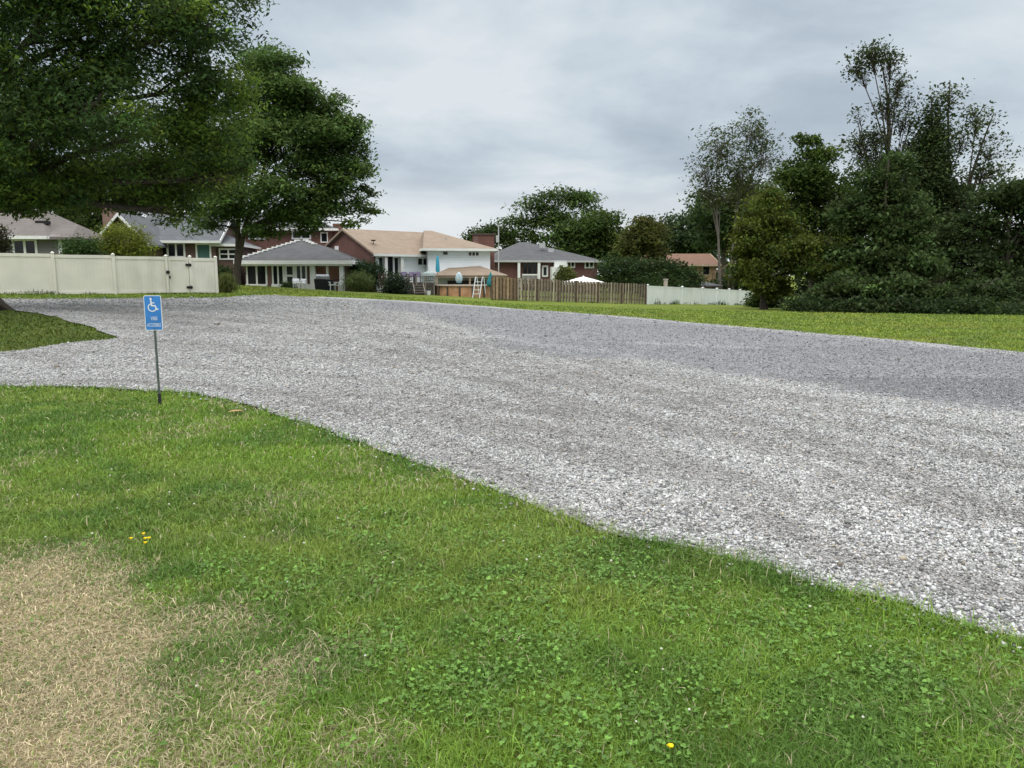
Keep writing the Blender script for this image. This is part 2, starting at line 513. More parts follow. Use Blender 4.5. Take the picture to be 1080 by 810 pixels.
# ---- areas of different material on the ground (world space outlines)
fine_edge = np.array(line([(380, 322), (455, 334), (520, 348), (545, 366), (600, 374), (680, 383), (740, 393), (800, 402), (880, 414), (980, 424), (1080, 437), (1200, 452)]))
fine_poly = np.array(list(fine_edge) + [np.array((20, 5)), np.array((24, 14))] + [p + np.array((0.0, -0.9)) for p in far_w[0:8]])
dry_poly = np.array(line([(-500, 585), (-200, 580), (0, 578), (60, 577), (120, 575), (165, 598), (215, 628), (262, 660), (292, 690), (300, 725), (296, 765), (318, 812), (330, 900), (-500, 1200)]))
streaks = [([(870, 588), (930, 600), (1000, 614), (1085, 634)], 0.16, 0.9), ([(655, 543), (700, 555), (735, 563)], 0.12, 0.8), ([(320, 430), (380, 437), (440, 440), (520, 452)], 0.35, 0.5),
           ([(330, 417), (420, 424), (500, 428), (600, 440)], 0.25, 0.45), ([(640, 412), (740, 420), (840, 424), (900, 430)], 0.25, 0.9), ([(560, 402), (620, 408), (700, 416)], 0.25, 0.7),
           ([(700, 452), (800, 470), (880, 490), (960, 505)], 0.22, 0.55), ([(620, 492), (700, 505), (760, 512)], 0.14, 0.6), ([(60, 326), (140, 331), (200, 336), (270, 341)], 0.5, 0.8),
           ([(110, 336), (180, 340), (260, 350), (340, 356)], 0.4, 0.8), ([(130, 347), (190, 349), (250, 347)], 0.35, 0.7), ([(200, 362), (300, 378), (420, 384), (520, 380)], 0.35, 0.45),
           ([(540, 470), (620, 480), (720, 492)], 0.2, 0.5), ([(460, 440), (560, 452), (640, 462)], 0.25, 0.6), ([(500, 395), (580, 392), (660, 398)], 0.3, 0.5)]
def _track(pts, off):
    out = []
    for k_, q_ in enumerate(pts):
        d_ = pts[min(k_ + 1, len(pts) - 1)] - pts[max(k_ - 1, 0)]; d_ = d_ / np.linalg.norm(d_)
        out.append(q_ + off * np.array((-d_[1], d_[0])))
    return np.array(out)
tracks = []
for pp, st_ in (([(40, 345), (150, 352), (300, 366), (480, 386), (640, 416), (860, 466), (1100, 535)], .55), ([(-60, 322), (60, 323), (160, 328), (260, 338), (380, 356), (520, 384), (660, 426), (800, 486), (960, 560)], .6),
                ([(330, 330), (420, 345), (520, 370), (650, 405), (800, 436), (1000, 470)], .5), ([(20, 398), (140, 396), (260, 400), (380, 415), (500, 444), (640, 500), (760, 560)], .5),
                ([(60, 318), (180, 321), (300, 330), (420, 352), (560, 395), (700, 455)], .5), ([(480, 352), (600, 372), (760, 398), (940, 424)], .4)):
    c_ = line(pp)
    for o_ in (-.8, .8): tracks.append((_track(c_, o_), .15, min(1, st_ * 1.25)))
streaks = tracks + [(np.array(line(p)), w_, s_) for p, w_, s_ in streaks]
bands = [(np.array(line([(420, 334), (520, 357), (640, 372), (740, 396), (880, 418), (1080, 441)])), 0.35, 0.5), (np.array(line([(690, 364), (760, 366), (800, 368)])), 0.3, 0.8),
         (np.array(far_w[0:9]) + np.array((0, -0.7)), 0.9, 0.8)]

def lot_fields(x, y):
    """fine: 0..1 bluish fine gravel; dark: wheel ruts and dirt showing through; pale: freshly spread pale stone"""
    sd_ = dist_poly(x, y, fine_poly); ins = inside(x, y, fine_poly)
    sd_ = np.where(ins, sd_, -sd_) + (fbm(x * 0.5, y * 0.5, 11) - 0.5) * 2.4 + (fbm(x * 2.5, y * 2.5, 12) - 0.5) * 0.9
    fine = sstep(-0.7, 0.9, sd_)
    dark = np.zeros(len(x))
    for pl, w_, s_ in streaks:
        d = dist_poly(x, y, pl, False) + (fbm(x * 1.4, y * 1.4, 21) - 0.5) * w_ * 1.6
        dark = np.maximum(dark, s_ * (1 - sstep(w_ * 0.2, w_ * 1.5, d)))
    # drifting long ripples along the way cars drive (from far left to near right)
    a_ = x * 0.78 - y * 0.62; b_ = x * 0.62 + y * 0.78
    rip = fbm(a_ * 0.35, b_ * 2.0, 31)
    dark = np.clip(dark + 0.36 * sstep(0.56, 0.75, rip) * (1 - 0.6 * fine), 0, 1)
    pale = np.zeros(len(x))
    for pl, w_, s_ in bands:
        d = dist_poly(x, y, pl, False) + (fbm(x * 1.1, y * 1.1, 41) - 0.5) * w_ * 1.5
        pale = np.maximum(pale, s_ * (1 - sstep(w_ * 0.3, w_ * 1.4, d)))
    pale = np.clip(pale + 0.5 * sstep(0.5, 0.75, fbm(a_ * 0.25 + 5, b_ * 0.9, 51)) * (1 - fine), 0, 1)
    return fine, dark * (1 - pale * 0.5), pale

def dry_field(x, y):
    sd_ = dist_poly(x, y, dry_poly); ins = inside(x, y, dry_poly)
    s = np.where(ins, sd_, -sd_)
    return sstep(-0.3, 0.65, s + (fbm(x * 2.2, y * 2.2, 61) - 0.5) * 1.1)

# ------------------------------------------------------------------ the ground sheet
def axis(a, b, near0, near1, fine_, growth, maxs):
    pts = list(np.arange(near0, near1 + 1e-6, fine_))
    s = fine_; p = near1
    while p < b:
        s = min(s * growth, maxs); p += s; pts.append(p)
    s = fine_; p = near0
    while p > a:
        s = min(s * growth, maxs); p -= s; pts.insert(0, p)
    return np.array(pts)

gx = axis(-900, 900, -8, 5, 0.2, 1.07, 40)
gy = axis(-300, 1500, 1.5, 12, 0.2, 1.06, 40)
XX, YY = np.meshgrid(gx, gy)
ZZ = H(XX, YY)
nx, ny = len(gx), len(gy)
V = np.stack([XX.ravel(), YY.ravel(), ZZ.ravel()], 1)
ii = (np.arange(ny - 1)[:, None] * nx + np.arange(nx - 1)[None, :]).ravel()
Fq = np.stack([ii, ii + 1, ii + nx + 1, ii + nx], 1)
dry = dry_field(V[:, 0], V[:, 1])
# tint: R = dry, G = island lawn, the tree's shade put into its colour, B = spare
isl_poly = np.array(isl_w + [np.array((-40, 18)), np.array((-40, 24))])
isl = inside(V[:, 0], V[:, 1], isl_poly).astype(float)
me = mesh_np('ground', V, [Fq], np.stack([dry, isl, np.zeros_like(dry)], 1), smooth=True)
m = bpy.data.materials.new('lawn_ground'); t, N, L = nt(m); b = N['Principled BSDF']
b.inputs['Roughness'].default_value = 0.95; b.inputs['Specular IOR Level'].default_value = 0.1
geo = N.new('ShaderNodeNewGeometry'); at_ = N.new('ShaderNodeAttribute'); at_.attribute_name = 'tint'
spx = N.new('ShaderNodeSeparateColor'); L.new(at_.outputs['Color'], spx.inputs[0])

def noise_node(scale, detail=6, rough=0.6):
    n = N.new('ShaderNodeTexNoise'); n.inputs['Scale'].default_value = scale; n.inputs['Detail'].default_value = detail; n.inputs['Roughness'].default_value = rough
    L.new(geo.outputs['Position'], n.inputs['Vector']); return n.outputs['Fac']

def ramp(fac, els):
    r = N.new('ShaderNodeValToRGB'); c = r.color_ramp
    c.elements[0].position, c.elements[0].color = els[0][0], (*els[0][1], 1)
    c.elements[1].position, c.elements[1].color = els[-1][0], (*els[-1][1], 1)
    for p_, q in els[1:-1]:
        e_ = c.elements.new(p_); e_.color = (*q, 1)
    L.new(fac, r.inputs['Fac']); return r.outputs['Color']

def mixc(fac, a, c_, mode='MIX'):
    x = N.new('ShaderNodeMix'); x.data_type = 'RGBA'; x.blend_type = mode
    for s_, v in ((0, fac), (6, a), (7, c_)):
        if hasattr(v, 'links') or hasattr(v, 'is_linked'):
            L.new(v, x.inputs[s_])
        elif isinstance(v, tuple):
            x.inputs[s_].default_value = (*v, 1)
        else:
            x.inputs[s_].default_value = v
    return x.outputs[2]

g1 = ramp(noise_node(0.35, 5), [(0.3, (0.095, 0.138, 0.022)), (0.5, (0.132, 0.174, 0.03)), (0.72, (0.17, 0.192, 0.045))])
g2 = ramp(noise_node(6.0, 6, 0.7), [(0.25, (0.45, 0.5, 0.4)), (0.5, (1, 1, 1)), (0.8, (1.5, 1.4, 1.3))])
gg = mixc(0.85, g1, g2, 'MULTIPLY')
g3 = ramp(noise_node(45.0, 3, 0.7), [(0.25, (0.35, 0.4, 0.3)), (0.5, (1, 1, 1)), (0.78, (1.6, 1.5, 1.4))])
gg = mixc(0.7, gg, g3, 'MULTIPLY')
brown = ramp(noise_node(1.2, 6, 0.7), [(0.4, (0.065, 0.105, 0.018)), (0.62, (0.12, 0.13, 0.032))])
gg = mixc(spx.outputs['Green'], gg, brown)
drc = ramp(noise_node(20, 6, 0.7), [(0.3, (0.24, 0.19, 0.10)), (0.55, (0.38, 0.31, 0.17)), (0.75, (0.48, 0.40, 0.23))])
gg = mixc(spx.outputs['Red'], gg, drc)
L.new(gg, b.inputs['Base Color'])
bp = N.new('ShaderNodeBump'); bp.inputs['Distance'].default_value = 0.05; bp.inputs['Strength'].default_value = 0.9
L.new(noise_node(30, 6, 0.7), bp.inputs['Height']); L.new(bp.outputs[0], b.inputs['Normal'])
o = link('ground', me, m); tag(o, kind='structure')

# ------------------------------------------------------------------ the gravel lot sheet
def grid_pts():
    out = []
    for (y0, y1, s_) in ((-6, 14, 0.3), (14, 28, 0.45), (28, 46, 0.8)):
        xs = np.arange(-40, 20, s_); ys = np.arange(y0, y1, s_)
        X, Y = np.meshgrid(xs, ys); X = X.ravel() + rng.uniform(-.1, .1, X.size) * s_; Y = Y.ravel() + rng.uniform(-.1, .1, Y.size) * s_
        k = inside(X, Y, LOT); X, Y = X[k], Y[k]
        k = dist_poly(X, Y, LOT[::2]) > s_ * 0.4
        out.append(np.stack([X[k], Y[k]], 1))
    return np.concatenate(out)

gp = grid_pts()
pts = [Vector((float(a), float(b_))) for a, b_ in LOT] + [Vector((float(a), float(b_))) for a, b_ in gp]
nl = len(LOT)
area = 0.5 * np.sum(LOT[:, 0] * np.roll(LOT[:, 1], -1) - np.roll(LOT[:, 0], -1) * LOT[:, 1])
loop = list(range(nl)) if area > 0 else list(range(nl - 1, -1, -1))
cv, ce, cf, _1, _2, _3 = delaunay_2d_cdt(pts, [], [loop], 1, 1e-5)
cv = np.array([(p.x, p.y) for p in cv]); cf = np.array([f for f in cf if len(f) == 3])
fine, dark, pale = lot_fields(cv[:, 0], cv[:, 1])
bumpz = 0.0
V = np.column_stack([cv, H(cv[:, 0], cv[:, 1]) + 0.03 + bumpz])
a_, b_, c_ = V[cf[:, 0]], V[cf[:, 1]], V[cf[:, 2]]
up = np.cross(b_ - a_, c_ - a_)[:, 2]
cf[up < 0] = cf[up < 0][:, ::-1]
me = mesh_np('gravel_lot', V, [cf], np.stack([fine, dark, pale], 1), smooth=True)
m = bpy.data.materials.new('crushed_stone'); t, N, L = nt(m); b = N['Principled BSDF']
b.inputs['Roughness'].default_value = 0.85; b.inputs['Specular IOR Level'].default_value = 0.25
geo = N.new('ShaderNodeNewGeometry'); at_ = N.new('ShaderNodeAttribute'); at_.attribute_name = 'tint'
spx = N.new('ShaderNodeSeparateColor'); L.new(at_.outputs['Color'], spx.inputs[0])

def voro(scale, feature='F1'):
    v = N.new('ShaderNodeTexVoronoi'); v.inputs['Scale'].default_value = scale; v.feature = feature
    v.inputs['Randomness'].default_value = 1.0
    L.new(geo.outputs['Position'], v.inputs['Vector']); return v

v1 = voro(30.0); v2 = voro(11.0)
sc1 = N.new('ShaderNodeSeparateColor'); L.new(v1.outputs['Color'], sc1.inputs[0])
sc2 = N.new('ShaderNodeSeparateColor'); L.new(v2.outputs['Color'], sc2.inputs[0])
base = ramp(sc1.outputs['Red'], [(0.0, (0.06, 0.06, 0.06)), (0.3, (0.20, 0.2, 0.2)), (0.6, (0.37, 0.368, 0.365)), (1.0, (0.58, 0.575, 0.565))])
far_ = ramp(sc2.outputs['Red'], [(0.0, (0.6, 0.6, 0.6)), (0.5, (1, 1, 1)), (1.0, (1.45, 1.45, 1.45))])
base = mixc(0.6, base, far_, 'MULTIPLY')
big = ramp(noise_node(0.5, 6, 0.65), [(0.3, (0.78, 0.78, 0.8)), (0.7, (1.18, 1.17, 1.15))])
base = mixc(1.0, base, big, 'MULTIPLY')
base = mixc(0.8, base, ramp(noise_node(110, 4, 0.75), [(0.3, (0.45, 0.45, 0.45)), (0.5, (1, 1, 1)), (0.72, (1.6, 1.6, 1.6))]), 'MULTIPLY')
finec = ramp(sc1.outputs['Green'], [(0.0, (0.105, 0.108, 0.118)), (0.5, (0.19, 0.194, 0.21)), (1.0, (0.33, 0.335, 0.35))])
finec = mixc(0.35, finec, far_, 'MULTIPLY')
fx_ = N.new('ShaderNodeMath'); fx_.operation = 'MULTIPLY'; fx_.inputs[1].default_value = 0.92; L.new(spx.outputs['Red'], fx_.inputs[0])
base = mixc(fx_.outputs[0], base, finec)
palec = mixc(0.5, (0.46, 0.455, 0.445), far_, 'MULTIPLY')
pf = N.new('ShaderNodeMath'); pf.operation = 'MULTIPLY'; pf.inputs[1].default_value = 0.5; L.new(spx.outputs['Blue'], pf.inputs[0])
base = mixc(pf.outputs[0], base, palec)
dirtc = ramp(noise_node(60, 6, 0.8), [(0.3, (0.04, 0.038, 0.036)), (0.7, (0.26, 0.25, 0.24))])
df = N.new('ShaderNodeMath'); df.operation = 'MULTIPLY'; df.inputs[1].default_value = 0.5; L.new(spx.outputs['Green'], df.inputs[0])
base = mixc(df.outputs[0], base, dirtc)
L.new(base, b.inputs['Base Color'])
bp = N.new('ShaderNodeBump'); bp.inputs['Distance'].default_value = 0.03; bp.inputs['Strength'].default_value = 1.0; bp.invert = True
L.new(v1.outputs['Distance'], bp.inputs['Height']); L.new(bp.outputs[0], b.inputs['Normal'])
o = link('gravel_lot', me, m); tag(o, kind='structure')

# ------------------------------------------------------------------ loose stones on it
def wedge(y0, y1, dens, margin=1.18, add=0.8):
    """random points in the strip y0..y1 over a bit more than what the photo shows"""
    xl = lambda y: -(540 / F) * y * margin - add
    w1 = 2 * ((540 / F) * y1 * margin + add)
    n = int(dens * w1 * (y1 - y0))
    y = rng.uniform(y0, y1, n); x = rng.uniform(-w1 / 2, w1 / 2, n)
    k = np.abs(x) < (540 / F) * y * margin + add
    return x[k], y[k]

def icosa():
    p = (1 + 5 ** .5) / 2
    v = np.array([(-1, p, 0), (1, p, 0), (-1, -p, 0), (1, -p, 0), (0, -1, p), (0, 1, p), (0, -1, -p), (0, 1, -p), (p, 0, -1), (p, 0, 1), (-p, 0, -1), (-p, 0, 1)]) / math.sqrt(1 + p * p)
    f = np.array([(0, 11, 5), (0, 5, 1), (0, 1, 7), (0, 7, 10), (0, 10, 11), (1, 5, 9), (5, 11, 4), (11, 10, 2), (10, 7, 6), (7, 1, 8), (3, 9, 4), (3, 4, 2), (3, 2, 6), (3, 6, 8), (3, 8, 9), (4, 9, 5), (2, 4, 11), (6, 2, 10), (8, 6, 7), (9, 8, 1)])
    return v, f

octv = np.array([(1, 0, 0), (-1, 0, 0), (0, 1, 0), (0, -1, 0), (0, 0, 1), (0, 0, -1)], float)
octf = np.array([(0, 2, 4), (2, 1, 4), (1, 3, 4), (3, 0, 4), (2, 0, 5), (1, 2, 5), (3, 1, 5), (0, 3, 5)])
cubv = np.array([(x_, y_, z_) for z_ in (-.62, .62) for y_ in (-.62, .62) for x_ in (-.62, .62)])
cubf = np.array([(0, 2, 3), (0, 3, 1), (4, 5, 7), (4, 7, 6), (0, 1, 5), (0, 5, 4), (2, 6, 7), (2, 7, 3), (0, 4, 6), (0, 6, 2), (1, 3, 7), (1, 7, 5)])
stV, stF, stC = [], [], []
nv = 0

def rot3(n):
    q = rng.normal(size=(n, 4)); q /= np.linalg.norm(q, axis=1)[:, None]
    a, b_, c_, d = q.T
    return np.stack([1 - 2 * (c_ * c_ + d * d), 2 * (b_ * c_ - a * d), 2 * (b_ * d + a * c_), 2 * (b_ * c_ + a * d), 1 - 2 * (b_ * b_ + d * d), 2 * (c_ * d - a * b_),
                     2 * (b_ * d - a * c_), 2 * (c_ * d + a * b_), 1 - 2 * (b_ * b_ + c_ * c_)], 1).reshape(-1, 3, 3)

for (y0, y1, dens, size, kind) in ((2.4, 5.2, 6400, 0.0072, 0), (5.2, 8, 4400, 0.0082, 1), (8, 12, 2000, 0.0104, 1), (12, 18, 700, 0.0140, 1), (18, 27, 190, 0.019, 1), (27, 40, 40, 0.027, 1)):
    x, y = wedge(y0, y1, dens)
    k = inside(x, y, LOT)
    if y0 < 12:      # a few stones kicked out into the turf
        dn = dist_poly(x, y, near_arr, False); k |= (dn < 0.5) & (rng.random(len(x)) < 0.16 * np.exp(-dn / 0.07))
    x, y = x[k], y[k]
    fi, da, pa = lot_fields(x, y)
    keep = rng.random(len(x)) > da * 0.08
    keep &= rng.random(len(x)) > fi * (0.2 if y0 < 12 else 0.6)
    x, y, fi, da, pa = x[keep], y[keep], fi[keep], da[keep], pa[keep]
    n = len(x)
    bv, bf = (cubv, cubf) if kind == 0 else (octv, octf)
    s = size * np.exp(rng.normal(0, 0.35, n)) * (1 - 0.3 * fi) * (1 - 0.3 * da)
    sc3 = s[:, None] * rng.uniform(0.55, 1.25, (n, 3))
    jit = 1 + rng.uniform(-0.38, 0.38, (n, len(bv), 1)) + rng.uniform(-.15, .15, (n, len(bv), 3))
    vv = bv[None] * jit * sc3[:, None, :]
    vv = np.einsum('nij,nkj->nki', rot3(n), vv)
    vv[:, :, 2] *= 0.75
    z = H(x, y) + 0.03 + s * rng.uniform(0.0, 0.6, n)
    vv += np.stack([x, y, z], 1)[:, None, :]
    val = rng.beta(1.2, 1.15, n)
    val = 0.5 + (val - 0.5) * float(np.clip(0.93 - (y0 - 4) / 24, .33, 1)); base_ = 0.085 + 0.54 * val ** 1.1
    base_ *= (1 - 0.5 * fi) * (1 - 0.36 * da) * (1 + 0.18 * pa)
    colr = base_[:, None] * np.array((1.0, 1.0, 0.995)) * (1 + (rng.random((n, 3)) - 0.5) * 0.05)
    colr[:, 2] *= 1 + 0.07 * fi
    colr *= 1 + da[:, None] * np.array((0.03, 0.0, -0.03))
    brown_ = rng.random(n) < 0.04
    colr[brown_] *= np.array((0.9, 0.78, 0.62))
    stV.append(vv.reshape(-1, 3)); stC.append(np.repeat(colr, len(bv), 0))
    stF.append((bf[None] + (np.arange(n) * len(bv))[:, None, None] + nv).reshape(-1, 3)); nv += n * len(bv)
me = mesh_np('gravel', np.concatenate(stV), [np.concatenate(stF)], np.clip(np.concatenate(stC), 0.03, 0.8))
o = link('gravel', me, mat('loose_stone', (1, 1, 1), 0.8, 0.1, 60, tint=True, spec=0.35)); tag(o, 'loose pale crushed stones lying over the lot', 'gravel', kind='stuff')
print('stones', nv)

# ------------------------------------------------------------------ grass blades
def green(x, y):
    """natural colour of the lawn from place to place: deep green, fresh green, yellowish green"""
    a = fbm(x * 0.9, y * 0.9, 81); b_ = fbm(x * 0.35 + 3, y * 0.35, 91); c_ = fbm(x * 3.1, y * 3.1, 101)
    deep = np.array((0.098, 0.19, 0.027)); fresh = np.array((0.170, 0.285, 0.033)); yel = np.array((0.225, 0.275, 0.055))
    wy = sstep(0.48, 0.72, b_ * 0.6 + c_ * 0.4)[:, None]; wf = sstep(0.38, 0.62, a * 0.6 + c_ * 0.4)[:, None]
    col = deep * (1 - wf) + fresh * wf
    return col * (1 - 0.5 * wy) + yel * 0.5 * wy

gV, gQ, gT, gC = [], [], [], []
gn = 0

def blades(x, y, hgt, wid, lean, col, z0=None):
    """curved tapered blades: base pair, middle pair, tip"""
    global gn
    n = len(x)
    z = H(x, y) if z0 is None else z0
    an = rng.uniform(0, 2 * math.pi, n); dirv = np.stack([np.cos(an), np.sin(an)], 1)
    an2 = an + math.pi / 2 + rng.normal(0, 0.5, n); wv = np.stack([np.cos(an2), np.sin(an2)], 1) * (wid / 2)[:, None]
    p0 = np.stack([x, y], 1)
    h1 = hgt * 0.55; d1 = hgt * 0.45 * lean; h2 = hgt * (1 - 0.35 * np.minimum(lean, 2)); d2 = hgt * 1.15 * lean
    v = np.empty((n, 5, 3))
    v[:, 0, :2] = p0 - wv; v[:, 1, :2] = p0 + wv; v[:, 0, 2] = v[:, 1, 2] = z - 0.004
    v[:, 2, :2] = p0 + dirv * d1[:, None] - wv * 0.8; v[:, 3, :2] = p0 + dirv * d1[:, None] + wv * 0.8; v[:, 2, 2] = v[:, 3, 2] = z + h1
    v[:, 4, :2] = p0 + dirv * d2[:, None]; v[:, 4, 2] = z + np.maximum(h2, h1 * 0.7)
    b_ = gn + np.arange(n)[:, None] * 5
    gV.append(v.reshape(-1, 3)); gQ.append(b_ + np.array([0, 1, 3, 2])); gT.append(b_ + np.array([2, 3, 4])); gC.append(np.repeat(col, 5, 0)); gn += n * 5

for (y0, y1, dens, wid, hg) in ((1.7, 3.2, 19000, 0.0034, 0.037), (3.2, 4.6, 12500, 0.0044, 0.037), (4.6, 6.5, 7000, 0.0060, 0.036), (6.5, 9, 3800, 0.0082, 0.036), (9, 12.2, 2000, 0.011, 0.037)):
    x, y = wedge(y0, y1, dens, 1.12, 0.4)
    k = ~inside(x, y, LOT)
    dn = dist_poly(x, y, near_arr, False); k |= (dn < 0.3) & (rng.random(len(x)) < 0.42 * np.exp(-dn / 0.055) * (0.3 + vnoise(x * 2.5, y * 2.5, 15)))
    x, y = x[k], y[k]
    d = dist_poly(x, y, np.array(near_w), False) if len(x) else np.zeros(0)
    dr = dry_field(x, y)
    clump = fbm(x * 6, y * 6, 111)
    keep = rng.random(len(x)) < (0.5 + 0.8 * clump)
    x, y, dr, d, clump = x[keep], y[keep], dr[keep], d[keep], clump[keep]
    n = len(x)
    tall = 1 + 0.5 * sstep(0.5, 0.75, fbm(x * 1.6, y * 1.6, 121)) + 0.9 * (1 - sstep(0.02, 0.22, d)) * (rng.random(n) < 0.6)
    hgt = hg * np.exp(rng.normal(0, 0.3, n)) * tall * (1 - 0.55 * dr)
    col = green(x, y) * np.exp(rng.normal(0, 0.22, (n, 1)))
    isdry = (rng.random(n) < 0.78 * dr + 0.035 + 0.22 * sstep(0.55, 0.75, fbm(x * 1.1 + 7, y * 1.1, 131)))
    dcol = np.array((0.50, 0.425, 0.275)) * np.exp(rng.normal(0, 0.25, (n, 1)))
    dcol = dcol * np.where(rng.random((n, 1)) < 0.2, 0.6, 1.0)
    col = np.where(isdry[:, None], dcol, col)
    blades(x, y, hgt, wid * np.exp(rng.normal(0, 0.2, n)), np.abs(rng.normal(0.8, 0.4, n)) + 0.6 * dr, col)

# shorter count, wider tufts: the island and the strips of lawn beyond the lot, thinning with distance
for (y0, y1, dens, wid, hg) in ((12.2, 18, 420, 0.02, 0.05), (18, 26, 190, 0.032, 0.055), (26, 36, 90, 0.045, 0.06), (36, 50, 45, 0.06, 0.07)):
    x, y = wedge(y0, y1, dens, 1.08, 0.5)
    k = ~inside(x, y, LOT); x, y = x[k], y[k]; n = len(x)
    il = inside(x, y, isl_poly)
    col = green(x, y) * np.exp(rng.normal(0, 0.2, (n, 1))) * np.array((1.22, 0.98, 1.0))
    col[il] = np.array((0.095, 0.135, 0.024)) * np.exp(rng.normal(0, 0.3, (il.sum(), 1)))  # island blades darker: shade of the big tree put into their tint
    blades(x, y, hg * np.exp(rng.normal(0, 0.3, n)), np.full(n, wid), np.abs(rng.normal(0.8, 0.4, n)), col)

def weed_line(pts, n, hmax, wid, spread, seed):
    """uncut grass along the foot of a fence or at the lot's edge"""
    pts = np.array(pts); seg = np.linalg.norm(np.diff(pts, axis=0), axis=1); c = np.concatenate([[0], np.cumsum(seg)])
    s_ = rng.uniform(0, c[-1], n); k = rng.random(n) < vnoise(s_ * 0.8, s_ * 0 + seed, seed) ** 1.5 * 1.4
    s_ = s_[k]; i = np.clip(np.searchsorted(c, s_) - 1, 0, len(seg) - 1); f = (s_ - c[i]) / seg[i]
    q = pts[i] + (pts[i + 1] - pts[i]) * f[:, None] + rng.normal(0, spread, (len(s_), 2))
    hh = hmax * (0.25 + 0.9 * vnoise(s_ * 1.3, s_ * 0, seed + 3) ** 2) * rng.uniform(0.5, 1.1, len(s_))
    blades(q[:, 0], q[:, 1], hh, np.full(len(s_), wid), np.abs(rng.normal(0.5, 0.3, len(s_))), np.array((0.06, 0.10, 0.02)) * np.exp(rng.normal(0, 0.35, (len(s_), 1))))
# ------------------------------------------------------------------ accessible parking sign
sb = G(168.7, 427)
Ys = sb[1]
top = P(162.0, 330, Ys)
ax = (top - sb); ax_len = np.linalg.norm(ax); ax /= ax_len
sx = np.array((1.0, 0.10, 0)); sx -= ax * (sx @ ax); sx /= np.linalg.norm(sx)
sn = np.cross(sx, ax)                       # towards the camera (-y)
if sn[1] > 0: sn = -sn
root = thing('parking_sign', 'small blue accessible parking sign with a white wheelchair symbol on a leaning stake', 'sign', sb)
SW, SH = 0.205, 0.425
scn = top + ax * 0.0
def S(u, v, d=0.0):
    return scn + sx * u + ax * v + sn * d

def rrect(wd, hg, r, n=5):
    o_ = []
    for cx, cy, a0 in ((wd / 2 - r, hg / 2 - r, 0), (-wd / 2 + r, hg / 2 - r, 90), (-wd / 2 + r, -hg / 2 + r, 180), (wd / 2 - r, -hg / 2 + r, 270)):
        for i in range(n + 1):
            a = math.radians(a0 + 90 * i / n); o_.append((cx + r * math.cos(a), cy + r * math.sin(a)))
    return o_

def plate(m_, outline, d0, d1):
    n = len(outline)
    m_.add([S(u, v, d0) for u, v in outline] + [S(u, v, d1) for u, v in outline],
           [tuple(range(n)), tuple(range(2 * n - 1, n - 1, -1))] + [(i, (i + 1) % n, (i + 1) % n + n, i + n) for i in range(n)])

white = mat('sign_white', (0.74, 0.76, 0.78), 0.4, 0.10, 9)
blue = mat('sign_blue', (0.045, 0.21, 0.56), 0.45, 0.16, 7)
steel = mat('stake_metal', (0.10, 0.115, 0.11), 0.5, 0.3, 9, metal=0.5)
m_ = MB(); plate(m_, rrect(SW, SH, 0.018), 0.010, 0.014)
pl = m_.build('sign_plate', white, root)
m_ = MB(); plate(m_, rrect(SW - 0.016, SH - 0.016, 0.012), 0.0145, 0.0155); m_.build('blue_field', blue, pl)
def stroke(m_, pts, wd, d0=0.016, d1=0.0168):
    for i in range(len(pts) - 1):
        a = np.array(pts[i]); b_ = np.array(pts[i + 1]); e = b_ - a; e /= np.linalg.norm(e); q = np.array((-e[1], e[0])) * wd / 2
        a2 = a - e * wd * 0.25; b2 = b_ + e * wd * 0.25
        dd = 0.0002 * (i % 2)
        plate(m_, [tuple(a2 - q), tuple(b2 - q), tuple(b2 + q), tuple(a2 + q)], d0, d1 + dd)
m_ = MB()
plate(m_, [(-0.018 + 0.014 * math.cos(a), 0.170 + 0.014 * math.sin(a)) for a in np.linspace(0, 2 * math.pi, 15)[:-1]], 0.016, 0.0168)
stroke(m_, [(-0.018, 0.150), (-0.012, 0.088), (0.028, 0.088), (0.046, 0.042), (0.060, 0.048)], 0.016)
stroke(m_, [(-0.014, 0.122), (0.022, 0.122)], 0.012, 0.0171, 0.0176)
stroke(m_, [(-0.006 + 0.046 * math.cos(a), 0.066 + 0.046 * math.sin(a)) for a in np.linspace(math.radians(115), math.radians(345), 16)], 0.012, 0.0178, 0.0183)
m_.build('wheelchair_symbol', white, pl)
def lettering(body, u0, v0, height, width):
    cu = bpy.data.curves.new('lettering', 'FONT'); cu.body = body; cu.align_x = 'CENTER'; cu.align_y = 'CENTER'; cu.extrude = 0.0
    ob = bpy.data.objects.new('lettering', cu); COL.objects.link(ob)
    bpy.context.view_layer.update()
    me_ = bpy.data.meshes.new_from_object(ob.evaluated_get(bpy.context.evaluated_depsgraph_get()))
    bpy.data.objects.remove(ob)
    c = np.array([v.co[:2] for v in me_.vertices]); lo, hi = c.min(0), c.max(0)
    for v in me_.vertices:
        fx = ((v.co.x - (lo[0] + hi[0]) / 2) / (hi[0] - lo[0])) * width + u0
        fy = ((v.co.y - (lo[1] + hi[1]) / 2) / (hi[1] - lo[1])) * height + v0
        v.co = Vector(S(fx, fy, 0.0168) - sb)
    me_.materials.clear()
    o_ = link('lettering', me_, white, pl)
    md = o_.modifiers.new('solid', 'SOLIDIFY'); md.thickness = 0.0006
    return o_
lettering('VAN', 0.005, -0.066, 0.050, 0.075)
lettering('ACCESSIBLE', 0.0, -0.145, 0.042, 0.160)
for v in (0.192, -0.188):
    m_ = MB(); plate(m_, [(0.007 * math.cos(a), v + 0.007 * math.sin(a)) for a in np.linspace(0, 2 * math.pi, 9)[:-1]], 0.0165, 0.021); m_.build('bolt', steel, pl)
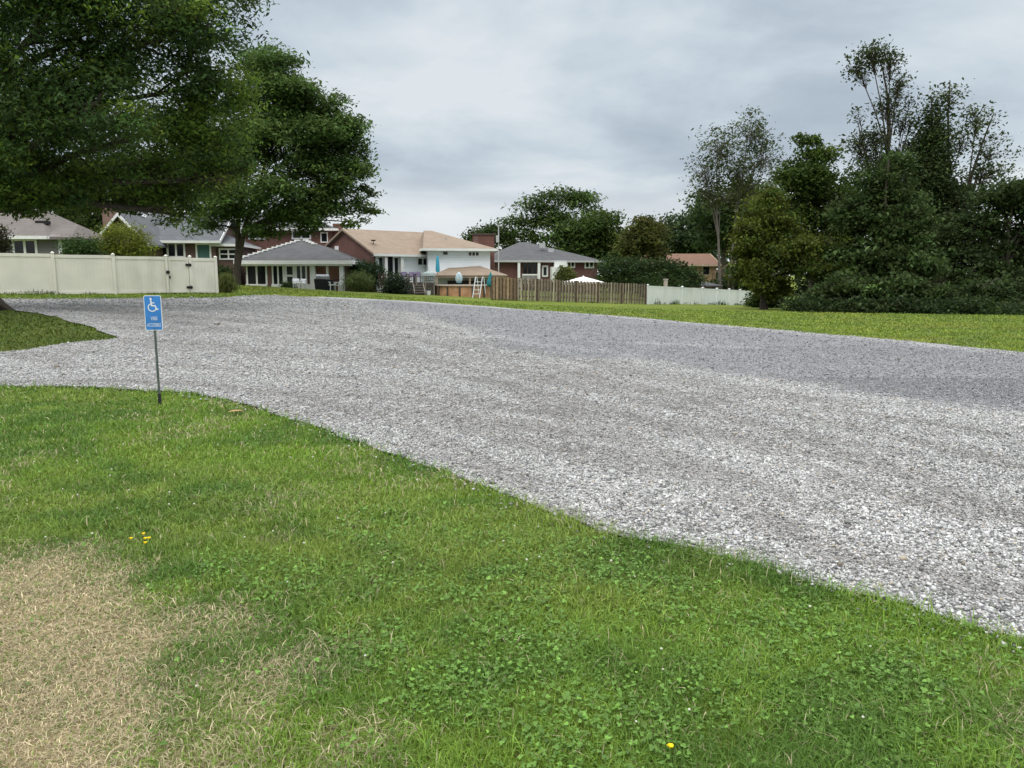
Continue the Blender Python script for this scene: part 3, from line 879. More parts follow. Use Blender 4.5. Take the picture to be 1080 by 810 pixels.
# stake: a thin U-shaped rail from below the ground to the top of the plate
m_ = MB()
def rail(a0, a1, wd):
    for (u0, u1, d0, d1) in ((-wd / 2, wd / 2, 0.001, 0.004), (-wd / 2, -wd / 2 + 0.004, -0.012, 0.001), (wd / 2 - 0.004, wd / 2, -0.012, 0.001)):
        ps = []
        for k in (a0, a1):
            c = sb + ax * k
            ps += [c + sx * u0 + sn * d1, c + sx * u1 + sn * d1, c + sx * u1 + sn * d0, c + sx * u0 + sn * d0]
        m_.hexa(ps)
rail(-0.12, ax_len + 0.19, 0.024)
m_.build('stake', mat('stake_green', (0.09, 0.11, 0.10), 0.55, 0.3, 9, metal=0.3), root)
m_ = MB()
for k0, k1 in ((-0.1, 0.14),):
    ps = []
    for k in (k0, k1):
        c = sb + ax * k
        ps += [c - sx * 0.017 + sn * 0.009, c + sx * 0.017 + sn * 0.009, c + sx * 0.017 - sn * 0.016, c - sx * 0.017 - sn * 0.016]
    m_.hexa(ps)
m_.build('ground_sleeve', mat('sleeve_black', (0.02, 0.02, 0.022), 0.6, 0.3, 9), root)

# ------------------------------------------------------------------ clover and flowers
cl_centres = [(560, 690, 0.5), (640, 590, 0.5), (790, 730, 0.45), (880, 760, 0.5), (960, 720, 0.5), (700, 620, 0.5), (470, 720, 0.45), (390, 690, 0.4), (330, 620, 0.5), (620, 770, 0.5), (1000, 790, 0.5),
              (270, 600, 0.4), (840, 660, 0.4), (520, 620, 0.5), (400, 560, 0.6), (240, 520, 0.5), (540, 560, 0.5)]
cc = np.array([list(G(a, b_)[:2]) + [r] for a, b_, r in cl_centres])
px_, py_ = [], []
for y0, y1, dens in ((1.7, 3.2, 7000), (3.2, 4.6, 5200), (4.6, 6.5, 2400), (6.5, 9, 600)):
    a, b_ = wedge(y0, y1, dens, 1.12, 0.4); px_.append(a); py_.append(b_)
x = np.concatenate(px_); y = np.concatenate(py_)
dd = np.min(np.hypot(x[:, None] - cc[:, 0], y[:, None] - cc[:, 1]) / cc[:, 2], axis=1)
pr = (1 - sstep(0.3, 1.1, dd + (fbm(x * 3, y * 3, 141) - 0.5) * 1.4)) * 0.58 + 0.012 + 0.14 * sstep(0.62, 0.75, fbm(x * 2, y * 2, 151))
pr = np.maximum(pr, 0.55 * (1 - sstep(0.05, 0.30, dist_poly(x, y, near_arr, False))) * (vnoise(x * 3, y * 3, 33) > 0.35))
k = (rng.random(len(x)) < pr * 0.8) & ~inside(x, y, LOT) & (rng.random(len(x)) > dry_field(x, y) * 0.97)
x, y = x[k], y[k]; n = len(x)
hz_ = rng.uniform(0.015, 0.045, n)
cV, cF, cC = [], [], []
cn = 0
rad = 0.0042 * np.exp(rng.normal(0, 0.25, n)) * (1 + 0.03 * np.maximum(y - 3, 0))
a0 = rng.uniform(0, 2 * math.pi, n)
tiltn = rng.normal(0, 0.35, (n, 2))
ctint = np.array((0.115, 0.225, 0.038)) * np.exp(rng.normal(0, 0.25, (n, 1)))
for j in range(3):
    an = a0 + j * 2.094
    cx = x + np.cos(an) * rad * 0.95; cy = y + np.sin(an) * rad * 0.95
    ang = np.linspace(0, 2 * math.pi, 7)[:-1]
    v = np.empty((n, 6, 3))
    v[:, :, 0] = cx[:, None] + rad[:, None] * np.cos(ang + an[:, None]); v[:, :, 1] = cy[:, None] + rad[:, None] * np.sin(ang + an[:, None])
    v[:, :, 2] = (H(x, y) + hz_)[:, None] + (v[:, :, 0] - x[:, None]) * tiltn[:, :1] + (v[:, :, 1] - y[:, None]) * tiltn[:, 1:] - 0.12 * rad[:, None]
    cV.append(v.reshape(-1, 3)); cF.append((np.arange(n)[:, None] * 6 + cn) + np.arange(6)); cn += n * 6; cC.append(np.repeat(ctint, 6, 0))
# small white clover heads
hx, hy = wedge(1.8, 9, 3.5, 1.1, 0.3)
k = ~inside(hx, hy, LOT) & (dry_field(hx, hy) < 0.4); hx, hy = hx[k], hy[k]; n = len(hx)
iv, if_ = icosa()
r_ = rng.uniform(0.004, 0.0068, n) * (1 + 0.05 * hy)
v = iv[None] * r_[:, None, None] * np.array((1, 1, 0.85)) + np.stack([hx, hy, H(hx, hy) + rng.uniform(0.045, 0.075, n)], 1)[:, None, :]
hF = (if_[None] + (np.arange(n) * 12)[:, None, None] + cn).reshape(-1, 3)
cV.append(v.reshape(-1, 3)); cC.append(np.repeat(np.array((0.62, 0.62, 0.52)) * np.ones((n, 3)), 12, 0))
me = mesh_np('clover', np.concatenate(cV), [np.concatenate(cF), hF], np.concatenate(cC))
o = link('clover', me, mat('clover_leaf', (1, 1, 1), 0.55, 0.1, 40, tint=True, trans=0.25, spec=0.3))
tag(o, 'low clover with round leaves and small white heads in the lawn', 'clover', kind='stuff')

yel = mat('petal_yellow', (0.85, 0.62, 0.01), 0.6, 0.1, 80)
stemm = mat('flower_stem', (0.08, 0.14, 0.03), 0.6, 0.1, 40)
def flower(px, py, label, group=None, h=0.14, r=0.02):
    g = G(px, py)
    # (px, py) is the flower head: find the root so that the head stands above the turf there
    d = ray(px, py); dist = (CAMZ - (gz(*g[:2]) + h)) / -d[2]
    hp = np.array((0, 0, CAMZ)) + d * dist
    zb = gz(hp[0], hp[1])
    rt = thing('yellow_wildflower', label, 'flower', (hp[0] + 0.01, hp[1], zb), group)
    m1 = MB(); m1.tube([(hp[0] + 0.01, hp[1], zb - 0.01), (hp[0] + 0.004, hp[1] + 0.004, zb + h * 0.5), (hp[0], hp[1], hp[2])], [0.0022, 0.0018, 0.0016], 5); m1.build('stem', stemm, rt)
    m2 = MB()
    for k in range(13):
        a = 2 * math.pi * k / 13 + random.uniform(-.1, .1); ca, sa = math.cos(a), math.sin(a); l = r * random.uniform(0.85, 1.1); wq = r * 0.2
        m2.add([(hp[0], hp[1], hp[2]), (hp[0] + ca * l * .6 - sa * wq, hp[1] + sa * l * .6 + ca * wq, hp[2] + .005), (hp[0] + ca * l, hp[1] + sa * l, hp[2] + .004),
                (hp[0] + ca * l * .6 + sa * wq, hp[1] + sa * l * .6 - ca * wq, hp[2] + .0035)], [(0, 1, 2, 3)])
    m2.lathe((hp[0], hp[1], hp[2]), [(0.0001, -0.008), (r * .35, -0.004), (r * .4, 0.003), (r * 0.2, 0.007), (0.0001, 0.008)], 8)
    m2.build('flower_head', yel, rt)
    return rt
for i, (a, b_) in enumerate([(138, 568), (151, 563), (153, 568), (157, 567.5), (153, 572.5)]):
    flower(a, b_, 'yellow flower in the little cluster beside the edge of the dry brown grass', 'yellow flowers by the dry grass', 0.12, 0.013)
flower(707, 787, 'lone yellow flower low in the green lawn among the clover', None, 0.08, 0.013)

lv = G(248, 438)
m_ = MB(); q = [(-0.09, 0.0), (-0.05, 0.035), (0.0, 0.045), (0.05, 0.03), (0.1, 0.0), (0.05, -0.03), (0, -0.045), (-0.05, -0.03)]
m_.add([(lv[0] + a, lv[1] + b_, lv[2] + 0.05 + 0.15 * abs(b_) + 0.08 * a) for a, b_ in q] + [(lv[0] + a, lv[1] + b_, lv[2] + 0.048 + 0.15 * abs(b_) + 0.08 * a) for a, b_ in q],
       [(0, 1, 7), (1, 2, 6, 7), (2, 3, 5, 6), (3, 4, 5), (8, 15, 9), (9, 15, 14, 10), (10, 14, 13, 11), (11, 13, 12)] + [(i, (i + 1) % 8, (i + 1) % 8 + 8, i + 8) for i in range(8)])
o = m_.build('fallen_leaf', mat('dead_leaf', (0.36, 0.22, 0.10), 0.7, 0.2, 30), None, lv); o.location = lv
tag(o, 'curled tan dead leaf lying on the grass near the rim of the lot', 'leaf')
# ------------------------------------------------------------------ fences
vinyl = mat('vinyl_cream', (0.80, 0.77, 0.70), 0.45, 0.06, 1.2, dirt=((0.42, 0.40, 0.33), 0.9, 0.45))
vinylw = mat('vinyl_white', (0.84, 0.87, 0.89), 0.45, 0.04, 1.2, dirt=((0.42, 0.47, 0.40), 0.8, 0.35))
black = mat('black_iron', (0.015, 0.015, 0.016), 0.5, 0.2, 9)

def boards(W, m_, u0, u1, z0, z1, d, bw=0.152, gap=0.003, th=0.022):
    n = max(1, round((u1 - u0) / bw)); s_ = (u1 - u0) / n
    W.box(m_, u0, u1, z0, z1, d - th, d - 0.006)
    for i in range(n):
        W.box(m_, u0 + i * s_ + gap / 2, u0 + (i + 1) * s_ - gap / 2, z0, z1, d - 0.006, d + 0.004)

def post(W, m_, u, z0, z1, w=0.127):
    W.box(m_, u - w / 2, u + w / 2, z0, z1, -w / 2, w / 2)

def cap(W, m_, u, z, w=0.15):
    h = w / 2
    W.box(m_, u - h, u + h, z, z + 0.03, -h, h)
    ps = [W.pt(u - h, -h, z + 0.03), W.pt(u + h, -h, z + 0.03), W.pt(u + h, h, z + 0.03), W.pt(u - h, h, z + 0.03), W.pt(u, 0, z + 0.085)]
    m_.add(ps, [(0, 1, 4), (1, 2, 4), (2, 3, 4), (3, 0, 4)])

A0 = P(0, 311, 33.5); B0 = P(230, 310, 38.5)
W = Wall(A0, B0)
fence = thing('vinyl_fence', 'tall cream vinyl privacy fence beside the gravel in front of the grey house', 'fence', (A0[0], A0[1], A0[2]))
def topz(u):     # height of the top rail along the run, from its slope in the photo
    za = W.uz(0, 266.5)[1]; zb_ = W.uz(230, 272.5)[1]; return za + (zb_ - za) * u / W.L
def botz(u):
    p = W.pt(u, 0, 0); return gz(p[0], p[1])
up = [W.uz(px, 290)[0] for px in (57, 120.5, 176)]
s_ = up[1] - up[0]
ups = [up[0] - 4 * s_, up[0] - 3 * s_, up[0] - 2 * s_, up[0] - s_] + up
def panel(par, W, u0, u1, mt, gate=False):
    z0 = min(botz(u0), botz(u1)) + (0.06 if not gate else 0.07); z1 = 0.5 * (topz(u0) + topz(u1))
    m_ = MB(); boards(W, m_, u0, u1, z0 + 0.1, z1 - 0.13, 0.0); pn = m_.build('panel', mt, par)
    m_ = MB(); W.box(m_, u0, u1, z1 - 0.14, z1, -0.025, 0.025); m_.build('top_rail', mt, pn)
    m_ = MB(); W.box(m_, u0, u1, z0, z0 + 0.12, -0.025, 0.025); m_.build('bottom_rail', mt, pn)
    return pn
for i in range(len(ups) - 1):
    panel(fence, W, ups[i] + 0.065, ups[i + 1] - 0.065, vinyl)
uh = W.uz(201, 290)[0]; ue = W.uz(228, 290)[0]; ul = W.uz(176, 290)[0]
panel(fence, W, uh + 0.065, ue - 0.065, vinyl)
for u in ups + [uh, ue]:
    m_ = MB(); post(W, m_, u, botz(u) - 0.2, topz(u) + 0.04); p_ = m_.build('fence_post', vinyl, fence)
    m_ = MB(); cap(W, m_, u, topz(u) + 0.04); m_.build('post_cap', vinyl, p_)
g0 = W.pt((ul + uh) / 2, 0, 0)
gate = thing('fence_gate', 'cream vinyl gate with black latch and hinges closing the tall cream fence', 'gate', (g0[0], g0[1], gz(g0[0], g0[1])))
panel(gate, W, ul + 0.09, uh - 0.085, vinyl, True)
for u in (ul + 0.13, uh - 0.125):
    m_ = MB(); W.box(m_, u - 0.045, u + 0.045, botz(u) + 0.075, topz(u) - 0.004, -0.03, 0.03); m_.build('gate_stile', vinyl, gate)
for py in (279.5, 303):
    z = W.uz(201, py)[1]; m_ = MB(); W.box(m_, uh - 0.22, uh + 0.05, z - 0.06, z + 0.06, 0.068, 0.082)
    W.box(m_, uh - 0.035, uh - 0.005, z - 0.10, z + 0.10, 0.083, 0.105); m_.build('hinge', black, gate)
m_ = MB(); W.box(m_, uh - 0.078, uh - 0.068, botz(uh) + 0.1, topz(uh) - 0.1, 0.0, 0.03); m_.build('gate_gap_dark', black, gate)  # black strip standing in for the dark gap between gate and post
zl = W.uz(177, 287)[1]; m_ = MB(); W.box(m_, ul - 0.04, ul + 0.12, zl - 0.07, zl + 0.07, 0.068, 0.10); lt = m_.build('latch', black, gate); m_ = MB(); W.box(m_, ul + 0.09, ul + 0.15, zl - 0.30, zl - 0.18, 0.0305, 0.075); m_.build('latch_handle', black, lt)
weed_line([W.pt(u, 0.10, 0)[:2] for u in np.linspace(-8, W.L, 12)], 2600, 0.34, 0.022, 0.07, 4)

# weathered board fence: pickets on alternate faces of the rails
wood = mat('weathered_wood', (1, 1, 1), 0.9, 0.25, 5, tint=True, spec=0.15)
def tint_mesh(o, cols):
    a = o.data.attributes.new('tint', 'FLOAT_COLOR', 'POINT'); c = np.ones((len(o.data.vertices), 4), np.float32); c[:, :3] = cols; a.data.foreach_set('color', c.ravel())
Aw = P(519, 317, 54); Bw = P(681, 321.5, 62)
Ww = Wall(Aw, Bw)
wf = thing('board_fence', 'weathered brown wooden board fence with gaps between pickets at the far lawn', 'fence', Aw)
zt0 = Ww.uz(520, 292)[1]; zt1 = Ww.uz(681, 300)[1]
wt = lambda u: zt0 + (zt1 - zt0) * u / Ww.L
wb = lambda u: gz(*Ww.pt(u, 0, 0)[:2]) + 0.04
cuts = [0.0] + [Ww.uz(px, 305)[0] for px in (545, 567, 589, 608, 631, 656)] + [Ww.L]
for i in range(len(cuts) - 1):
    u0, u1 = cuts[i], cuts[i + 1]
    m_ = MB(); cols = []
    n = max(2, round((u1 - u0) / 0.29)); st = (u1 - u0) / n
    for j in range(n):
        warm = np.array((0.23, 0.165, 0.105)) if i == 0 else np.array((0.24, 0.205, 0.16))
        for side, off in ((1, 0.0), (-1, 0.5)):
            uu = u0 + (j + off) * st; c = warm * random.uniform(0.6, 1.35) * (1.15 if side == 1 else 0.6)  # back-row pickets tinted darker, their shading put into the colour
            zt_ = wt(uu) + random.uniform(-0.03, 0.03); hw = (0.068 if i else 0.10)
            d0 = 0.025 if side == 1 else -0.045
            Ww.box(m_, uu + 0.01, min(uu + 2 * hw, u1 - 0.003), wb(uu), zt_, d0, d0 + 0.02); cols += [c] * 8
    pn = m_.build('picket_panel', wood, wf); tint_mesh(pn, np.array(cols))
    m_ = MB()
    for f in (0.16, 0.52, 0.86):
        z_ = wb(u0) + (wt(u0) - wb(u0)) * f; z2 = wb(u1) + (wt(u1) - wb(u1)) * f
        m_.hexa([Ww.pt(u0, 0.024, z_), Ww.pt(u1, 0.024, z2), Ww.pt(u1, -0.024, z2), Ww.pt(u0, -0.024, z_), Ww.pt(u0, 0.024, z_ + .085), Ww.pt(u1, 0.024, z2 + .085), Ww.pt(u1, -0.024, z2 + .085), Ww.pt(u0, -0.024, z_ + .085)])
    r_ = m_.build('rail', wood, pn); tint_mesh(r_, np.tile((0.10, 0.08, 0.06), (len(r_.data.vertices), 1)))
for u in cuts:
    m_ = MB(); Ww.box(m_, u - 0.05, u + 0.05, wb(u) - 0.3, wt(u) + 0.03, -0.055, 0.052); o = m_.build('fence_post', wood, wf); tint_mesh(o, np.tile((0.12, 0.085, 0.06), (8, 1)))

Av = P(682, 322, 62.3); Bv = P(793, 322, 80)
Wv = Wall(Av, Bv)
vf = thing('vinyl_fence', 'low bluish white vinyl fence with post caps running behind the far lawn', 'fence', Av)
za = Wv.uz(682, 301.5)[1]; zb_ = Wv.uz(793, 307.0)[1]
vt = lambda u: za + (zb_ - za) * u / Wv.L
vb = lambda u: gz(*Wv.pt(u, 0, 0)[:2])
vc = [0.06] + [Wv.uz(px, 310)[0] for px in (719.5, 741, 756, 769, 780.5)] + [Wv.L]
for i in range(len(vc) - 1):
    u0, u1 = vc[i] + 0.065, vc[i + 1] - 0.065
    m_ = MB()
    n = max(2, round((u1 - u0) / 0.16)); st = (u1 - u0) / n
    z0 = min(vb(u0), vb(u1)) + 0.05
    lo = [Wv.pt(u0, 0.01, z0), Wv.pt(u1, 0.01, z0), Wv.pt(u1, -0.01, z0), Wv.pt(u0, -0.01, z0)]
    m_.hexa(lo + [Wv.pt(u0, 0.01, vt(u0) - .05), Wv.pt(u1, 0.01, vt(u1) - .05), Wv.pt(u1, -0.01, vt(u1) - .05), Wv.pt(u0, -0.01, vt(u0) - .05)])
    for j in range(n):
        a = u0 + j * st + .004; b_ = u0 + (j + 1) * st - .004
        Wv.box(m_, a, b_, z0, vt(a) - .05, 0.01, 0.016)
    pn = m_.build('panel', vinylw, vf)
    m_ = MB(); m_.hexa([Wv.pt(u0, .03, vt(u0) - .07), Wv.pt(u1, .03, vt(u1) - .07), Wv.pt(u1, -.03, vt(u1) - .07), Wv.pt(u0, -.03, vt(u0) - .07),
                        Wv.pt(u0, .03, vt(u0) + .02), Wv.pt(u1, .03, vt(u1) + .02), Wv.pt(u1, -.03, vt(u1) + .02), Wv.pt(u0, -.03, vt(u0) + .02)]); m_.build('top_rail', vinylw, pn)
for u in vc:
    m_ = MB(); post(Wv, m_, u, vb(u) - 0.2, vt(u) + 0.06); p_ = m_.build('fence_post', vinylw, vf)
    m_ = MB(); cap(Wv, m_, u, vt(u) + 0.06, 0.2); m_.build('post_cap', vinylw, p_)
weed_line([Wv.pt(u, 0.2, 0)[:2] for u in np.linspace(1, Wv.L, 12)], 900, 0.75, 0.04, 0.12, 7)
weed_line([Ww.pt(u, 0.15, 0)[:2] for u in np.linspace(0, Ww.L, 12)], 500, 0.25, 0.035, 0.08, 9)

# ------------------------------------------------------------------ houses
glass = mat('dark_glass', (0.012, 0.015, 0.018), 0.12, 0.2, 1, spec=0.35)
trimw = mat('white_trim', (0.72, 0.73, 0.72), 0.5, 0.05, 2)
trimg = mat('grey_trim', (0.42, 0.43, 0.43), 0.5, 0.05, 2)
shin_grey = band_mat('shingle_grey', (0.085, 0.087, 0.092), 0.14, 0.9, 0.22)
shin_tan = band_mat('shingle_tan', (0.25, 0.195, 0.148), 0.14, 0.9, 0.14)
shin_taupe = band_mat('shingle_taupe', (0.145, 0.128, 0.12), 0.14, 0.9, 0.16)
shin_rust = band_mat('shingle_rust', (0.17, 0.098, 0.068), 0.14, 0.9, 0.18)
shin_slate = band_mat('shingle_slate', (0.105, 0.112, 0.122), 0.14, 0.9, 0.22)
side_white = band_mat('siding_white', (0.78, 0.82, 0.86), 0.2, 0.5, 0.04, 0.5, 0.88)
side_grey = band_mat('siding_grey', (0.17, 0.165, 0.16), 0.16, 0.6, 0.06, 0.6, 0.8)

def extend(A, B, a, b_):
    e = (B - A) / np.linalg.norm(B - A); return A - e * a, B + e * b_

def house_body(root, W, D, z0, ze, zr, hl, hr, mw, ov=0.45, t_=0.16, name='wall'):
    """rectangular body behind the wall line W; gables where hl / hr is zero"""
    slope = (zr - ze) / (D / 2 + ov)
    zw = ze + slope * ov - t_ - 0.01
    m_ = MB()
    b0 = [W.pt(0, 0, z0), W.pt(W.L, 0, z0), W.pt(W.L, -D, z0), W.pt(0, -D, z0)]
    t0 = [W.pt(0, 0, zw), W.pt(W.L, 0, zw), W.pt(W.L, -D, zw), W.pt(0, -D, zw)]
    zp = zr - t_ - 0.02
    if not hl and not hr:
        m_.add(b0 + t0 + [W.pt(0, -D / 2, zp), W.pt(W.L, -D / 2, zp)], [(0, 1, 5, 4), (2, 3, 7, 6), (3, 0, 4, 8, 7), (1, 2, 6, 9, 5), (4, 5, 9, 8), (6, 7, 8, 9), (3, 2, 1, 0)])
    elif not hl:
        m_.add(b0 + t0 + [W.pt(0, -D / 2, zp), W.pt(W.L - hr, -D / 2, zp)], [(0, 1, 5, 4), (2, 3, 7, 6), (3, 0, 4, 8, 7), (1, 2, 6, 5), (4, 5, 9, 8), (6, 7, 8, 9), (5, 6, 9), (3, 2, 1, 0)])
    elif not hr:
        m_.add(b0 + t0 + [W.pt(hl, -D / 2, zp), W.pt(W.L, -D / 2, zp)], [(0, 1, 5, 4), (2, 3, 7, 6), (3, 0, 4, 7), (1, 2, 6, 9, 5), (4, 5, 9, 8), (6, 7, 8, 9), (4, 8, 7), (3, 2, 1, 0)])
    else:
        m_.hexa(b0 + t0)
    return m_.build(name, mw, root)

def house_roof(root, W, D, ze, zr, hl, hr, mr, ov=0.45, t_=0.16, gutter=None, name='roof', rake=True):
    L_ = W.L
    e0, e1, e2, e3 = W.pt(-ov, ov, ze), W.pt(L_ + ov, ov, ze), W.pt(L_ + ov, -D - ov, ze), W.pt(-ov, -D - ov, ze)
    r0 = W.pt(-ov if not hl else hl, -D / 2, zr); r1 = W.pt(L_ + ov if not hr else L_ - hr, -D / 2, zr)
    m_ = MB()
    m_.slab([e0, e1, r1, r0], t_); m_.slab([e2, e3, r0, r1], t_)
    if hl: m_.slab([e3, e0, r0], t_)
    if hr: m_.slab([e1, e2, r1], t_)
    r_ = m_.build(name, mr, root)
    if gutter is not None:
        m_ = MB(); W.box(m_, -ov - .02, L_ + ov + .02, ze - 0.2, ze - 0.01, ov + 0.003, ov + 0.11)
        if hr: W.box(m_, L_ + ov + .003, L_ + ov + .11, ze - 0.2, ze - 0.012, -D - ov, ov + .002)
        if hl: W.box(m_, -ov - .11, -ov - .003, ze - 0.2, ze - 0.012, -D - ov, ov + .002)
        if rake and (not hr or not hl):
            for (e_, r_e, has, s_) in ((e0, r0, hl, -1), (e1, r1, hr, 1)):
                if has: continue
                for ee in (e_, e3 if s_ < 0 else e2):
                    a = np.array(ee) + np.array((*W.u, 0)) * 0.004 * s_; b_ = np.array(r_e) + np.array((*W.u, 0)) * 0.004 * s_
                    o_ = np.array((*W.u, 0)) * 0.05 * s_; dz = np.array((0, 0, 0.24))
                    m_.hexa([a - dz, b_ - dz, b_ - dz + o_, a - dz + o_, a + (0, 0, .015), b_ + (0, 0, .015), b_ + o_ + (0, 0, .015), a + o_ + (0, 0, .015)])
        # soffit closing the underside of the eaves
        W.box(m_, -ov + .03, L_ + ov - .03, ze - 0.215, ze - 0.203, 0.003, ov - 0.01)
        m_.build('fascia', gutter, r_)
    return r_

def window(W, root, px0, py0, px1, py1, n=2, fr=0.09, mf=None, rows=1, d=0.0, name='window', mg=None):
    mf = mf or trimw
    u0, u1, z0, z1 = W.rect(px0, py0, px1, py1)
    m_ = MB()
    W.box(m_, u0, u1, z0, z0 + fr, d + 0.003, d + 0.06); W.box(m_, u0, u1, z1 - fr, z1, d + 0.003, d + 0.06)
    st = (u1 - u0 - fr) / n
    for i in range(n + 1):
        W.box(m_, u0 + i * st, u0 + i * st + fr, z0 + fr, z1 - fr, d + 0.004, d + 0.055)
    for j in range(1, rows):
        zz = z0 + (z1 - z0) * j / rows
        for i in range(n):
            W.box(m_, u0 + i * st + fr, u0 + (i + 1) * st, zz - fr * .4, zz + fr * .4, d + 0.004, d + 0.05)
    f_ = m_.build(name, mf, root)
    m_ = MB(); W.box(m_, u0 + .01, u1 - .01, z0 + .01, z1 - .01, d + 0.001, d + 0.02); m_.build('pane', mg or glass, f_)
    return f_

def make_wall(pxa, Ya, pxb, Yb):
    a = P(pxa, 290, Ya); b_ = P(pxb, 290, Yb); return Wall(a, b_)

def zs(W, D, pe, pye, pr, pyr, ov=0.45):
    """eave and ridge heights from their photo rows"""
    We = Wall(np.array(W.pt(0, ov, 0)[:2]), np.array(W.pt(W.L, ov, 0)[:2])); Wr = Wall(np.array(W.pt(0, -D / 2, 0)[:2]), np.array(W.pt(W.L, -D / 2, 0)[:2]))
    return We.uz(pe, pye)[1], Wr.uz(pr, pyr)[1]

# --- grey house behind the cream fence
W = make_wall(-170, 46, 66, 46.5)
c = W.pt(W.L / 2, 0, 0); zb0 = gz(c[0], c[1])
root = thing('grey_house', 'grey sided house with a taupe shingle roof behind the tall cream fence', 'house', (c[0], c[1], zb0))
D = 8.0
ze, zr = zs(W, D, 30, 248.5, 30, 218)
Wm = Wall(W.A, W.A + W.u * W.uz(47, 260)[0])
house_body(root, Wm, D, zb0 - .3, ze, zr, 0, 2.4, side_grey)
rf = house_roof(root, Wm, D, ze, zr, 0, 2.4, shin_taupe, gutter=trimw)
m_ = MB(); q = P(45, 235, 48.0); m_.box(q[0] - .35, q[0] + .35, q[1] - .2, q[1] + .25, q[2] - .1, q[2] + .12); m_.build('roof_vent', black, rf)
# lower wing at its end, ridge two metres down
Wg = Wall(Wm.B + W.u * .005, W.B)
D2 = 5.0
ze2, zr2 = zs(Wg, D2, 60, 250.0, 62, 237)
house_body(root, Wg, D2, zb0 - .3, ze2, zr2, 0.9, 0.9, side_grey, ov=0.42, name='wing_wall')
L_ = Wg.L; ov = .42
e0, e1, e2, e3 = Wg.pt(-0.1, ov, ze2), Wg.pt(L_ + ov + .5, ov, ze2), Wg.pt(L_ + ov + .5, -D2, ze2), Wg.pt(-.1, -D2, ze2)
r0, r1 = Wg.pt(-.1, -D2 / 2, zr2), Wg.pt(L_ - .15, -D2 / 2, zr2)
m_ = MB(); m_.slab([e0, e1, r1, r0], .14); m_.slab([e2, e3, r0, r1], .14); m_.slab([e1, e2, r1], .14); m_.build('wing_roof', shin_taupe, root)
m_ = MB(); W.pbox(m_, 63.5, 250, 67, 300, 0.004, 0.08); W.pbox(m_, 8, 248, 63.4, 250.4, 0.004, 0.06); m_.build('corner_trim', trimw, root)
window(W, root, 14.5, 251.5, 41, 300, 2, 0.14)

# --- brick house with grey shingles and a white gable
W = make_wall(146, 60, 262, 61)
c = W.pt(W.L / 2, 0, 0); zb0 = gz(c[0], c[1])
root = thing('brick_house', 'dark brick house with slate grey roof, chimney and white trimmed gable by a rhododendron', 'house', (c[0], c[1], zb0))
bk1 = brick_mat('brick_brown', W.u, (0.085, 0.042, 0.032), (0.125, 0.06, 0.045), (0.16, 0.14, 0.125))
D = 9
ze, zr = zs(W, D, 190, 253.5, 190, 226)
Wm = Wall(W.A, W.A + W.u * W.uz(227, 260)[0])
house_body(root, Wm, D, zb0 - .5, ze, zr, 0, 0, bk1)
house_roof(root, Wm, D, ze, zr, 0, 0, shin_slate, gutter=trimw)
# lower link at its end
Wl = Wall(Wm.B + W.u * 0.006 - W.n * 0.3, W.B - W.n * 0.3 - W.u * .8)
zl_e, zl_r = zs(Wl, 7, 245, 257, 245, 248)
house_body(root, Wl, 7, zb0 - .5, zl_e, zl_r, 1.5, 1.5, bk1, name='link_wall')
house_roof(root, Wl, 7, zl_e, zl_r, 0, 1.5, shin_slate, ov=0.3, gutter=trimw, name='link_roof', rake=False)
window(Wl, root, 231, 262, 251, 274, 2, 0.11, rows=2)
# front gable
Wf = make_wall(107, 57.5, 156, 57.5)
apex = Wf.uz(130.5, 225)[1]; zf = Wf.uz(156, 253.5)[1]
gL = Wf.L
m_ = MB(); dep = 7
pts = [Wf.pt(0, 0, zb0 - .5), Wf.pt(gL, 0, zb0 - .5), Wf.pt(gL, 0, zf), Wf.pt(gL / 2, 0, apex - .15), Wf.pt(0, 0, zf)]
pb = [Wf.pt(0, -dep, zb0 - .5), Wf.pt(gL, -dep, zb0 - .5), Wf.pt(gL, -dep, zf), Wf.pt(gL / 2, -dep, apex - .15), Wf.pt(0, -dep, zf)]
m_.add(pts + pb, [(0, 1, 2, 3, 4), (9, 8, 7, 6, 5)] + [(i, i + 5, (i + 1) % 5 + 5, (i + 1) % 5) for i in range(5)]); m_.build('gable_wall', bk1, root)
m_ = MB(); sl = (apex - zf) / (gL / 2)
for s_ in (0, 1):
    ue_ = -.4 if s_ == 0 else gL + .4
    m_.slab([Wf.pt(ue_, .4, zf - .4 * sl + .15), Wf.pt(gL / 2, .4, apex + .02), Wf.pt(gL / 2, -dep, apex + .02), Wf.pt(ue_, -dep, zf - .4 * sl + .15)], .15)
gr = m_.build('gable_roof', shin_slate, root)
m_ = MB()
for s_ in (0, 1):
    ue_ = -.42 if s_ == 0 else gL + .42
    a = np.array(Wf.pt(ue_, .404, zf - .4 * sl + .16)); b_ = np.array(Wf.pt(gL / 2, .404, apex + .03)); n_ = np.array((*Wf.n, 0)) * .06; dz = np.array((0, 0, .26))
    m_.hexa([a - dz, b_ - dz, b_ - dz + n_, a - dz + n_, a, b_, b_ + n_, a + n_])
m_.build('barge_board', trimw, gr)
qc = P(117.5, 226, 59.5); m_ = MB(); m_.box(qc[0] - .5, qc[0] + .5, qc[1] - .4, qc[1] + .4, zb0, P(117, 216, 59.5)[2]); ch = m_.build('chimney', brick_mat('brick_chimney', (1, 0), (0.20, 0.10, 0.075), (0.26, 0.15, 0.11), (0.25, 0.22, 0.2)), root)
m_ = MB(); zt_ = P(117, 216, 59.5)[2]; m_.box(qc[0] - .6, qc[0] + .6, qc[1] - .5, qc[1] + .5, zt_ + .002, zt_ + .14); m_.tube([(qc[0] - .1, qc[1], zt_ + .14), (qc[0] - .1, qc[1], zt_ + .45)], .16, 8); m_.build('chimney_cap', trimg, ch)
